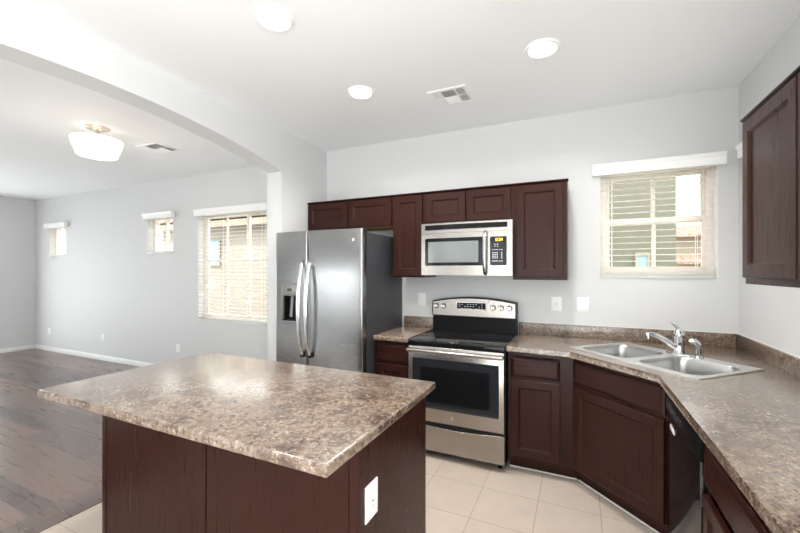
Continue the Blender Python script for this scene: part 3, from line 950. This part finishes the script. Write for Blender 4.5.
m = MB(); m.box(0, W_, D_ - 0.024, D_ - 0.005, 0.10, 0.874); m.build('face_frame', WOOD, isl, smooth=0)
# doors and drawers on the side that faces the range
fr = bpy.data.objects['face_frame']
for k in range(3):
    a, c = 0.02 + k * (W_ - 0.02) / 3, (k + 1) * (W_ - 0.02) / 3
    m = MB()
    m.box(a, c, D_ - 0.005, D_ + 0.014, 0.70, 0.842, 0.004); m.build('drawer_front', WOODH, isl)
    m = MB()
    rr = lambda i, yy, z0=0.125, z1=0.674: [(a + i, yy, z0 + i), (c - i, yy, z0 + i), (c - i, yy, z1 - i), (a + i, yy, z1 - i)]
    m.loops([rr(0, D_ - 0.005), rr(0, D_ + 0.012), rr(0.003, D_ + 0.014), rr(0.055, D_ + 0.014), rr(0.058, D_ + 0.006)], cap_first=True, cap_last=True); m.build('door', WOOD, isl)

# ------------------------------------------------------------------ wall plates
def plate(name, label, loc, rotz, wd, ht, kind, group=None):
    root = thing(name, label, 'outlet' if kind == 'outlet' else 'switch', loc, rotz, group)
    m = MB(); m.box(-wd / 2, wd / 2, -0.006, 0, -ht / 2, ht / 2, 0.0025); m.build('cover_plate', WHITEPL, root)
    if kind == 'outlet':
        for s in (-1, 1):
            m = MB(); m.prism(rrect(0, s * 0.02, 0.017, 0.0145, 0.008, 4), -0.006, -0.0085, 'y'); rc_ = m.build('receptacle', WHITEPL, root)
            m = MB()
            for q in (-0.006, 0.006): m.box(q - 0.001, q + 0.001, -0.0092, -0.0084, s * 0.02 - 0.001, s * 0.02 + 0.007)
            m.cyl((0, -0.0084, s * 0.02 - 0.007), (0, -0.0092, s * 0.02 - 0.007), 0.0022, n=10)
            m.build('slots', SLOT, rc_, smooth=0)
    elif kind == 'gfci':
        m = MB(); m.box(-0.017, 0.017, -0.0085, -0.006, -0.033, 0.033, 0.001); rc_ = m.build('receptacle', WHITEPL, root)
        m = MB()
        for s in (-1, 1):
            for q in (-0.006, 0.006): m.box(q - 0.001, q + 0.001, -0.0092, -0.0084, s * 0.02 - 0.003, s * 0.02 + 0.005)
        m.box(-0.006, 0.006, -0.0095, -0.0084, -0.003, 0.003)
        m.build('slots', SLOT, rc_, smooth=0)
    else:
        n = 2 if kind == 'double' else 1
        for k in range(n):
            xc = (k - (n - 1) / 2) * 0.046
            m = MB(); m.box(xc - 0.0165, xc + 0.0165, -0.0095, -0.006, -0.033, 0.033, 0.0015); m.build('rocker', WHITEPL, root)
    return root


plate('light_switch', 'white rocker switch on the wall between refrigerator and range', (-1.384, YB, 1.184), 0, 0.080, 0.118, 'rocker')
plate('wall_outlet', 'white outlet on the kitchen wall just right of the range', (-0.169, YB, 1.181), 0, 0.080, 0.118, 'gfci')
plate('light_switch', 'white double switch plate on the wall below the window left corner', (0.032, YB, 1.183), 0, 0.090, 0.118, 'double')
plate('wall_outlet', 'white outlet on the island end panel', (IX1, 1.165, 0.657), R(90), 0.085, 0.125, 'gfci')
plate('wall_outlet', 'white outlet low on the living room wall nearest the far corner', (-8.70, YL, 0.36), 0, 0.075, 0.118, 'outlet')
plate('wall_outlet', 'white outlet low on the living room wall midway between the two small windows', (-7.0, YL, 0.37), 0, 0.075, 0.118, 'outlet')
plate('wall_outlet', 'white outlet low on the living room wall just left of the tall blind', (-5.14, YL, 0.362), 0, 0.075, 0.118, 'outlet')

# ------------------------------------------------------------------ refrigerator
FX0, FX1, FSEAM, FY = -2.500, -1.582, -2.130, 2.648
fr_ = thing('refrigerator', 'stainless steel side-by-side refrigerator with grey case', 'refrigerator', (FX0, FY, 0))
Wf = FX1 - FX0
m = MB(); m.box(0.004, Wf - 0.004, 0.085, 0.78, 0.03, 1.778, 0.004); m.build('case', GREYCASE, fr_)
m = MB(); m.box(0.01, Wf - 0.01, 0.03, 0.08, 0.02, 0.10, 0.004); m.build('kick_grille', BLACKM, fr_)
for (x, y) in ((0.05, 0.12), (Wf - 0.05, 0.12), (0.05, 0.72), (Wf - 0.05, 0.72)):
    m = MB(); m.cyl((x, y, 0), (x, y, 0.032), 0.018, n=14); m.build('foot', BLACKM, fr_)
for (a, c) in ((0.02, 0.10), (Wf - 0.10, Wf - 0.02)):
    m = MB(); m.box(a, c, 0.075, 0.15, 1.776, 1.797, 0.003); m.build('hinge_cover', GREYCASE, fr_)
xs = FSEAM - FX0
def door_y(x0, x1):
    def f(x, z):
        t = (x - x0) / (x1 - x0)
        e = min(x - x0, x1 - x)
        r = 0.016
        rnd = (r - math.sqrt(max(0, r * r - (r - e) ** 2))) if e < r else 0
        ez = min(z - 0.115, 1.806 - z)
        rz = 0.006
        rnd += (rz - math.sqrt(max(0, rz * rz - (rz - ez) ** 2))) if ez < rz else 0
        g = x / Wf
        return 0.010 - 0.010 * (1 - (2 * g - 1) ** 2) + rnd
    return f
def grid(a, c, extra=(), r=0.016, n=14):
    s = {a, c}
    for k in (0.0, 0.12, 0.3, 0.55, 0.8, 1.0): s.add(a + r * k); s.add(c - r * k)
    for k in range(1, n): s.add(a + r + (c - a - 2 * r) * k / n)
    for e in extra: s.add(e)
    return sorted(s)
# freezer door with the dispenser opening
HX0, HX1, HZ0, HZ1 = -2.415 - FX0, -2.245 - FX0, 1.005, 1.352
gx = [x for x in grid(0, xs - 0.004, (HX0, HX1)) if x in (HX0, HX1) or not (abs(x - HX0) < 0.006 or abs(x - HX1) < 0.006)]
gz = sorted({0.115, 0.117, 0.121, HZ0, HZ1, 1.800, 1.804, 1.806})
hole = {(i, j) for i in range(len(gx) - 1) for j in range(len(gz) - 1) if HX0 - 1e-6 <= gx[i] < HX1 - 1e-6 and HZ0 - 1e-6 <= gz[j] < HZ1 - 1e-6}
m = MB(); m.slab(gx, gz, door_y(0, xs - 0.004), 0.072, hole); fd = m.build('freezer_door', STEELV, fr_, smooth=40)
m = MB(); m.slab(grid(xs + 0.004, Wf), gz, door_y(xs + 0.004, Wf), 0.072); rd = m.build('refrigerator_door', STEELV, fr_, smooth=40)
m = MB(); m.box(xs - 0.004, xs + 0.004, 0.03, 0.085, 0.115, 1.80); m.box(0.01, Wf - 0.006, 0.072, 0.086, 0.115, 1.79); m.build('door_gasket', BLACKM, fr_, smooth=0)
# dispenser
yd = 0.003
m = MB(); fw = 0.010
for q in ((HX0, HX0 + fw, HZ0, HZ1), (HX1 - fw, HX1, HZ0, HZ1), (HX0 + fw, HX1 - fw, HZ0, HZ0 + fw), (HX0 + fw, HX1 - fw, HZ1 - fw, HZ1)):
    m.box(q[0], q[1], yd - 0.006, 0.03, q[2], q[3], 0.002)
m.build('dispenser_bezel', DISPGREY, fd)
m = MB(); m.box(HX0 + fw, HX1 - fw, yd - 0.002, 0.02, HZ1 - 0.115, HZ1 - fw, 0.002); m.build('dispenser_control_panel', DISPGREY, fd)
m = MB(); m.box(HX0 + 0.062, HX1 - 0.058, yd - 0.0032, yd, HZ1 - 0.075, HZ1 - 0.048); m.build('dispenser_display', SLOT, fd, smooth=0)
m = MB(); m.box(HX0 + fw, HX1 - fw, 0.066, 0.071, HZ0 + fw, HZ1 - 0.115)
m.box(HX0 + fw, HX0 + fw + 0.003, 0.02, 0.066, HZ0 + fw, HZ1 - 0.115); m.box(HX1 - fw - 0.003, HX1 - fw, 0.02, 0.066, HZ0 + fw, HZ1 - 0.115)
m.box(HX0 + fw, HX1 - fw, 0.0, 0.066, HZ0 + fw, HZ0 + fw + 0.006)
m.build('dispenser_recess', BLACKM, fd, smooth=0)
m = MB(); m.prism([(0.030, HZ0 + 0.04), (0.036, HZ0 + 0.04), (0.060, HZ1 - 0.118), (0.050, HZ1 - 0.118)], HX0 + 0.062, HX0 + 0.092, 'x'); m.build('dispenser_paddle', DISPGREY, fd)
m = MB(); m.prism([(0.036, HZ0 + 0.05), (0.040, HZ0 + 0.05), (0.062, HZ1 - 0.118), (0.054, HZ1 - 0.118)], HX0 + 0.108, HX0 + 0.138, 'x'); m.build('dispenser_paddle', BLACKM, fd)
# bowed handles
def fridge_handle(parent, xc):
    h = MB()
    P, n = [], 18
    for k in range(n + 1):
        t = k / n
        z = 0.725 + (1.535 - 0.725) * t
        y = -0.018 - 0.058 * math.sin(math.pi * t) ** 0.75
        P.append((xc, y, z))
    h.tube(P, 0.0175, 0.010, n=14, up=(0, 1, 0))
    hd = h.build('handle', BADGE, parent, smooth=50)
    for z, mt in ((0.735, BLACKM), (1.525, STEEL)):
        q = MB(); q.box(xc - 0.0165, xc + 0.0165, -0.030, 0.012, z - 0.024, z + 0.024, 0.005); q.build('handle_mount', mt, hd)
fridge_handle(fd, xs - 0.040)
fridge_handle(rd, xs + 0.040)
def badge(parent, x, y, z, r):
    q = MB(); q.cyl((x, y, z), (x, y - 0.002, z), r, r * 0.94, 28); bo = q.build('badge', BADGE, parent, smooth=40)
    q = MB()
    q.loops([[(x + rr_ * math.cos(t), yy, z + rr_ * math.sin(t)) for t in [2 * math.pi * k / 28 for k in range(28)]] for rr_, yy in ((r * 0.88, y - 0.002), (r * 0.86, y - 0.0028), (r * 0.74, y - 0.0028), (r * 0.72, y - 0.002))])
    q.build('badge_ring', SLOT, bo)
    text('badge_letters', 'GE', r * 0.85, SLOT, bo, (x, y - 0.0022, z - r * 0.02), (R(90), 0, 0))
badge(rd, Wf - 0.085, 0.0072, 1.715, 0.013)

# ------------------------------------------------------------------ microwave
MX0, MX1, MY = -1.226, -0.466, 3.035
mw = thing('over_range_microwave', 'stainless over-the-range microwave under the short wall cabinet', 'microwave', (MX0, MY, 1.43))
Wm = MX1 - MX0
m = MB(); m.box(0.001, Wm - 0.001, 0.028, YB - MY - 0.01, 0.0, 0.434, 0.003); m.box(0.08, Wm - 0.08, 0.06, 0.36, -0.004, 0.002); m.build('case', GREYCASE, mw)
bow = lambda x: 0.012 - 0.018 * (1 - (2 * x / Wm - 1) ** 2)
def mgrid(a, c, n=10):
    return [a + (c - a) * k / n for k in range(n + 1)]
XDR = 0.560                                  # door / control side boundary
# face plate: stainless around the vent, the door and the controls
gz2 = [-0.006, 0.354, 0.428]
m = MB(); m.slab(mgrid(0, Wm, 16), [0.345, 0.428], lambda x, z: bow(x), 0.03); m.build('top_panel', STEEL, mw, smooth=30)
m = MB(); m.slab(mgrid(0, XDR, 12), [-0.008, 0.343], lambda x, z: bow(x) - (0.000), 0.03); md = m.build('door', STEEL, mw, smooth=30)
m = MB(); m.slab(mgrid(XDR + 0.002, Wm, 6), [-0.008, 0.343], lambda x, z: bow(x), 0.03); mp_ = m.build('side_panel', STEEL, mw, smooth=30)
m = MB(); m.slab(mgrid(0.035, Wm - 0.038, 16), [0.372, 0.413], lambda x, z: bow(x) - 0.002, bow(0) + 0.001)
vg = m.build('vent_grille', BLACKM, mw, smooth=30)
m = MB()
for k in range(3):
    z = 0.380 + k * 0.0125
    m.slab(mgrid(0.04, Wm - 0.043, 16), [z, z + 0.007], lambda x, z: bow(x) - 0.006, bow(0) + 0.0008)
m.build('louvre', BLACKG, vg, smooth=30)
def rslab(a, c, z0, z1, off, mat, name, parent, r=0.012):
    q = MB()
    xs_ = sorted({a, a + r * .1, a + r * .3, a + r * .6, a + r} | {c, c - r * .1, c - r * .3, c - r * .6, c - r} | set(mgrid(a + r, c - r, 10)))
    F = []
    for x in xs_:
        e = max(0, r - min(x - a, c - x))
        k = r - math.sqrt(max(0, r * r - e * e))
        k = min(k, (z1 - z0) / 2 - 0.0005)
        F.append([(x, bow(x) + 0.004, z0 + k), (x, bow(x) - off, z0 + k), (x, bow(x) - off, z1 - k), (x, bow(x) + 0.004, z1 - k)])
    q.loops(F, cap_first=True, cap_last=True)
    return q.build(name, mat, parent, smooth=30)
dw_ = rslab(0.036, 0.548, 0.072, 0.302, 0.002, BLACKG, 'door_window_frame', md)
rslab(0.066, 0.498, 0.098, 0.272, 0.0032, MWGLASS, 'door_window', md, 0.004)
cp = rslab(0.590, Wm - 0.042, 0.072, 0.300, 0.002, BLACKG, 'control_panel', mp_)
# keypad marks
m = MB()
for r_, zz in enumerate((0.238, 0.222, 0.196, 0.172, 0.158, 0.144, 0.130, 0.106)):
    cols = (0.628, 0.648) if r_ < 2 else ((0.612, 0.628, 0.644, 0.664, 0.682) if r_ in (2, 7) else (0.614, 0.630, 0.646, 0.680))
    for xx in cols:
        m.box(xx - 0.0045, xx + 0.0045, bow(xx) - 0.0032, bow(xx) - 0.0005, zz - 0.003, zz + 0.003)
k_ = m.build('keypad_marks', INK, cp, smooth=0)
text('clock_digits', '10:24', 0.034, AMBER, cp, (0.652, bow(0.652) - 0.0028, 0.274), (R(90), 0, 0), 0.0006)
hP = [(XDR + 0.010, bow(XDR) + y, z) for y, z in ((0.004, 0.002), (-0.018, 0.012), (-0.034, 0.05), (-0.041, 0.12), (-0.043, 0.17), (-0.041, 0.22), (-0.034, 0.29), (-0.018, 0.33), (0.0, 0.343))]
hP = [(XDR - 0.006, p[1], p[2]) for p in hP]
m = MB(); m.tube(hP, 0.016, 0.009, n=14, up=(0, 1, 0)); m.build('handle', STEELV, md, smooth=50)
badge(md, 0.05, bow(0.05) - 0.0003, 0.034, 0.011)

# ------------------------------------------------------------------ range
RX0, RX1, RY = -1.238, -0.478, 2.795
rg = thing('electric_range', 'stainless steel electric range with black glass cooktop', 'range', (RX0, RY, 0))
Wr = RX1 - RX0
m = MB(); m.box(0.002, Wr - 0.002, 0.03, 0.64, 0.045, 0.884, 0.003); m.build('body', BLACKM, rg)
for (x, y) in ((0.05, 0.08), (Wr - 0.05, 0.08), (0.05, 0.6), (Wr - 0.05, 0.6)):
    m = MB(); m.cyl((x, y, 0), (x, y, 0.05), 0.018, n=14); m.build('foot', BLACKM, rg)
m = MB(); m.box(0, Wr, -0.012, 0.60, 0.876, 0.912, 0.006, 3); ct = m.build('cooktop', BLACKG, rg, smooth=40)
BURN = Mat('burner_print', (0.05, 0.05, 0.052, 1), 0.25).m
for (x, y, r) in ((0.20, 0.16, 0.10), (0.56, 0.16, 0.085), (0.20, 0.42, 0.075), (0.56, 0.42, 0.10)):
    m = MB()
    m.loops([[(x + q * math.cos(t), y + q * math.sin(t), zz) for t in [2 * math.pi * i / 40 for i in range(40)]] for q, zz in ((r, 0.9121), (r, 0.9124), (r - 0.002, 0.9124), (r - 0.002, 0.9121))])
    m.build('burner_ring', BURN, ct)
m = MB(); m.box(0.004, Wr - 0.004, 0.575, 0.592, 0.912, 0.928, 0.006, 3); m.build('cooktop_rear_trim', STEEL, ct)
# backguard: black riser, tilted steel console with an arched top
def arch_top(x, lo, hi):
    return lo + (hi - lo) * (1 - (2 * x / Wr - 1) ** 2)
xs2 = mgrid(0, Wr, 20)
m = MB()
F = [[(x, 0.575, 0.91), (x, 0.572, 1.045), (x, 0.548, 1.05), (x, 0.556, 0.006 + arch_top(x, 1.172, 1.214)), (x, 0.575, 0.012 + arch_top(x, 1.172, 1.214)), (x, 0.65, 0.008 + arch_top(x, 1.172, 1.214)), (x, 0.655, 0.91)] for x in xs2]
m.loops(F, cap_first=True, cap_last=True)
bgd = m.build('backguard', BLACKM, rg, smooth=30)
m = MB()
F = [[(x, 0.549, 1.054), (x, 0.545, 1.054), (x, 0.5535, arch_top(x, 1.170, 1.210)), (x, 0.5575, arch_top(x, 1.170, 1.210))] for x in mgrid(0.010, Wr - 0.010, 20)]
m.loops(F, cap_first=True, cap_last=True)
con = m.build('control_console', STEEL, bgd, smooth=30)
cy = lambda z: 0.545 + 0.0085 * (z - 1.054) / 0.13
m = MB(); m.prism(rrect(0.369, 1.139, 0.130, 0.034, 0.004, 3), cy(1.139) - 0.002, cy(1.139) + 0.004, 'y'); m.build('display', BLACKG, con)
m = MB(); m.prism(rrect(0.369, 1.139, 0.136, 0.039, 0.006, 3), cy(1.139) - 0.001, cy(1.139) + 0.003, 'y'); m.build('display_bezel', CHROME, con)
m = MB()
for i in range(9):
    for j in range(3):
        if (i * 7 + j * 3) % 5 == 0: continue
        x = 0.262 + i * 0.0255; z = 1.120 + j * 0.019
        m.box(x - 0.0065, x + 0.0065, cy(1.139) - 0.0026, cy(1.139) - 0.0018, z - 0.0022, z + 0.0022)
m.build('display_marks', INK, con, smooth=0)
for x in (0.043, 0.112, 0.563, 0.632, 0.703):
    z = 1.135
    q = MB(); q.cyl((x, cy(z) - 0.005, z), (x, cy(z) - 0.022, z), 0.0185, 0.0165, 24); kn = q.build('knob', BADGE, con, smooth=40)
    q = MB(); q.cyl((x, cy(z) + 0.002, z), (x, cy(z) - 0.005, z), 0.0245, 0.023, 24); q.build('knob_skirt', SLOT, kn, smooth=40)
    q = MB(); q.box(x - 0.0045, x + 0.0045, cy(z) - 0.029, cy(z) - 0.020, z - 0.0165, z + 0.0165, 0.002); q.build('knob_grip', STEEL, kn)
    q = MB()
    for t in (R(50), R(90), R(130)):
        q.cyl((x + 0.027 * math.cos(t), cy(z) + 0.001, z + 0.027 * math.sin(t)), (x + 0.027 * math.cos(t), cy(z) - 0.0008, z + 0.027 * math.sin(t)), 0.0035, n=8)
    q.build('dial_marks', SLOT, kn)
# oven door
m = MB(); m.box(0.004, Wr - 0.004, -0.012, 0.03, 0.285, 0.868, 0.006, 3); od = m.build('oven_door', STEEL, rg, smooth=40)
m = MB(); m.prism(rrect(Wr / 2, 0.582, 0.338, 0.192, 0.006, 4), -0.0135, -0.010, 'y'); ow = m.build('oven_window', DARKGLASS, od)
m = MB(); m.prism(rrect(Wr / 2, 0.575, 0.27, 0.135, 0.01, 4), -0.0140, -0.012, 'y'); m.build('inner_window', BLACKG, ow)
m = MB()
n = 16
P = [(0.012 + (Wr - 0.024) * k / n, -0.052 - 0.010 * math.sin(math.pi * k / n), 0.838) for k in range(n + 1)]
m.tube(P, 0.011, 0.0155, n=14); hd = m.build('handle', STEEL, od, smooth=50)
for x in (0.022, Wr - 0.022):
    q = MB(); q.box(x - 0.014, x + 0.014, -0.054, -0.008, 0.824, 0.852, 0.004); q.build('handle_mount', STEEL, hd)
badge(od, Wr / 2 - 0.012, -0.0122, 0.335, 0.0165)
m = MB(); m.box(0.006, Wr - 0.006, -0.0105, 0.03, 0.235, 0.286); m.build('gap_shade_strip', BLACKM, rg, smooth=0)  # solid black filler painting in the shade of the gap above the drawer
# storage drawer with a scooped top edge
m = MB()
F = []
for x in mgrid(0.004, Wr - 0.004, 24):
    sc = 0.020 * max(0, 1 - ((x - Wr / 2) / (Wr * 0.42)) ** 2) ** 1.0
    F.append([(x, 0.03, 0.062), (x, -0.010, 0.062), (x, -0.012, 0.066), (x, -0.012, 0.266 - sc), (x, -0.0115, 0.2665 - sc), (x, 0.03, 0.2665 - sc)])
m.loops(F, cap_first=True, cap_last=True); m.build('storage_drawer', STEEL, rg, smooth=30)

# ------------------------------------------------------------------ dishwasher (faces -X)
dwr = thing('dishwasher', 'black dishwasher between the sink cabinet and the right base cabinet', 'dishwasher', (XFR, DW0, 0), R(-90))
Wd = DW0 - DW1
m = MB(); m.box(0.004, Wd - 0.004, 0.02, 0.56, 0.09, 0.866, 0.002); m.build('tub', BLACKM, dwr)
m = MB(); m.box(0.004, Wd - 0.004, 0.05, 0.10, 0.0, 0.10); m.build('toe_panel', BLACKM, dwr, smooth=0)
bd = lambda x: -0.018 - 0.012 * (1 - (2 * x / Wd - 1) ** 2)
m = MB(); m.slab(mgrid(0.002, Wd - 0.002, 16), [0.10, 0.744], lambda x, z: bd(x), 0.02); dd = m.build('door', BLACKG, dwr, smooth=30)
m = MB()
F = [[(x, 0.02, 0.748), (x, bd(x) - 0.002, 0.748), (x, bd(x) - 0.008, 0.760), (x, bd(x) - 0.008, 0.845), (x, bd(x), 0.862), (x, 0.02, 0.864)] for x in mgrid(0.0, Wd, 16)]
m.loops(F, cap_first=True, cap_last=True); dp = m.build('control_panel', BLACKM, dwr, smooth=30)
m = MB()
m.loops([[(x, bd(x) - 0.0015, z) for x, z in rrect(0.17, 0.705, 0.055, 0.013, 0.0128, 6)], [(x, bd(x) - 0.004, z) for x, z in rrect(0.17, 0.705, 0.050, 0.010, 0.0098, 6)]], cap_last=True)
m.build('door_oval', PALE, dd, smooth=30)  # pale raised oval on the door front
m = MB()
for i in range(10):
    x = 0.06 + i * 0.034
    for z in (0.79, 0.812):
        if (i + int(z * 1000)) % 3: m.box(x - 0.007, x + 0.007, bd(x) - 0.0084, bd(x) - 0.007, z - 0.0015, z + 0.0015)
m.build('panel_marks', INK, dp, smooth=0)
m = MB(); m.box(Wd - 0.002, Wd, bd(Wd) - 0.004, -0.012, 0.58, 0.744); m.build('door_edge_trim', STEELV, dd, smooth=0)
# dark filler strip beside the corner cabinet
m = MB(); m.box(XFR - 0.0, XFR + 0.019, DW0 + 0.002, YD0 - 0.001, 0.10, 0.874)
tag(m.build('cabinet_filler', WOOD, smooth=0, origin=(XFR, DW0 + 0.016, 0.1)), 'narrow dark filler strip between the sink cabinet and the dishwasher', 'filler')

# ------------------------------------------------------------------ outside the windows
b = MB(); b.box(-60, 60, YB + 0.32, 70, -0.35, -0.25); struct(b.build('ground', GROUND, smooth=0))


def tiled_roof(mb, x0, x1, y0, z0, y1, z1, pitch=0.22, amp=0.05):
    """barrel tiles: a corrugated slope from the eave (y0, z0) up to (y1, z1)"""
    n = int((x1 - x0) / pitch * 6)
    top, bot = [], []
    for k in range(n + 1):
        x = x0 + (x1 - x0) * k / n
        d = amp * abs(math.sin(math.pi * (x - x0) / pitch))
        top.append((x, d))
    prev = None
    rows = 10
    for r_ in range(rows):
        ya, yb_ = y0 + (y1 - y0) * r_ / rows, y0 + (y1 - y0) * (r_ + 1.12) / rows
        za, zb_ = z0 + (z1 - z0) * r_ / rows + 0.03, z0 + (z1 - z0) * (r_ + 1.12) / rows
        A = [mb.bm.verts.new((x, ya, za + d)) for x, d in top]
        Bv = [mb.bm.verts.new((x, yb_, zb_ + d)) for x, d in top]
        C = [mb.bm.verts.new((x, ya, za - 0.05)) for x, d in top]
        for k in range(n):
            mb._face([A[k], A[k + 1], Bv[k + 1], Bv[k]]); mb._face([A[k], C[k], C[k + 1], A[k + 1]])


def house_window(root, x0, x1, y, z0, z1):
    q = MB(); fw = 0.025
    for s in ((x0 - fw, x0, z0 - fw, z1 + fw), (x1, x1 + fw, z0 - fw, z1 + fw), (x0, x1, z0 - fw, z0), (x0, x1, z1, z1 + fw)):
        q.box(s[0], s[1], y - 0.05, y + 0.02, s[2], s[3])
    f = q.build('window', STUCCO_C, root, smooth=0)
    q = MB(); q.box(x0, x1, y - 0.02, y + 0.01, z0, z1); q.build('pane', BLUEGLASS, f, smooth=0)


# peach house seen through the tall living room blind
hy = 7.0
h1 = thing('neighbour_house', 'peach stucco house with barrel tile roof outside the tall blind', 'building', (-8, hy, -0.25))
m = MB(); m.box(-2.8, 4.8, 0, 6, 0, 2.98); m.build('wall', STUCCO_B, h1, smooth=0)
m = MB(); tiled_roof(m, -3.1, 5.1, -0.35, 2.98, 3.0, 4.3); m.build('roof', ROOF, h1, smooth=50)
m = MB(); m.box(-3.1, 5.1, -0.35, -0.30, 2.80, 3.0); m.build('fascia', STUCCO_C, h1, smooth=0)
house_window(h1, -0.95, -0.45, 0, 1.85, 2.50)
# olive wall close to the kitchen window
h2 = thing('neighbour_house', 'olive stucco house wall filling most of the kitchen window view', 'building', (-2.2, 6.6, -0.25))
m = MB(); m.box(0, 3.46, 0, 5, 0, 4.6); m.build('wall', STUCCO_A, h2, smooth=0)
m = MB(); tiled_roof(m, -0.3, 3.6, -0.4, 4.55, 2.5, 5.6); m.build('roof', ROOF, h2, smooth=50)
house_window(h2, 2.98, 3.11, 0, 1.45, 1.95)
# tan house far away behind the kitchen window
h3 = thing('neighbour_house', 'distant tan house with tile roof at the right edge of the kitchen window', 'building', (3.4, 20, -0.25))
m = MB(); m.box(0.35, 7, 0, 6, 0, 3.25); m.build('wall', STUCCO_C, h3, smooth=0)
m = MB(); tiled_roof(m, 0, 7.4, -0.5, 3.15, 3, 3.9, 0.3, 0.07); m.build('roof', ROOF, h3, smooth=50)
m = MB(); tiled_roof(m, 0.2, 7, -1.4, 2.0, 0, 2.45, 0.3, 0.07); m.build('porch_roof', ROOF, h3, smooth=50)
house_window(h3, 1.0, 1.6, 0, 1.0, 1.75)


def tree(label, x, y, h, r):
    t = thing('tree', label, 'tree', (x, y, -0.25))
    q = MB(); q.tube([(0, 0, 0), (0.05, 0, h * 0.3), (0, 0.05, h * 0.6)], [0.16, 0.12, 0.07], n=10); q.build('trunk', BARK, t)
    q = MB()
    rnd = random.Random(int(x * 10))
    for k in range(420):
        v = Vector((rnd.gauss(0, 1), rnd.gauss(0, 1), rnd.gauss(0, 1))).normalized() * r * rnd.uniform(0.45, 1.0)
        c = Vector((v.x, v.y, h * 0.66 + v.z * 0.8))
        u = Vector((rnd.gauss(0, 1), rnd.gauss(0, 1), rnd.gauss(0, 1))).normalized(); s2 = u.orthogonal().normalized(); l = 0.11
        q._face([q.bm.verts.new(c + u * l), q.bm.verts.new(c + s2 * l * 0.5), q.bm.verts.new(c - u * l), q.bm.verts.new(c - s2 * l * 0.5)])
    q.build('crown', LEAF, t, smooth=0)


tree('green tree outside the smaller living room window next to the tall blind', -14.2, 8.6, 4.2, 1.5)
tree('green tree outside the small window nearest the far living room corner', -22.4, 8.6, 4.2, 1.6)
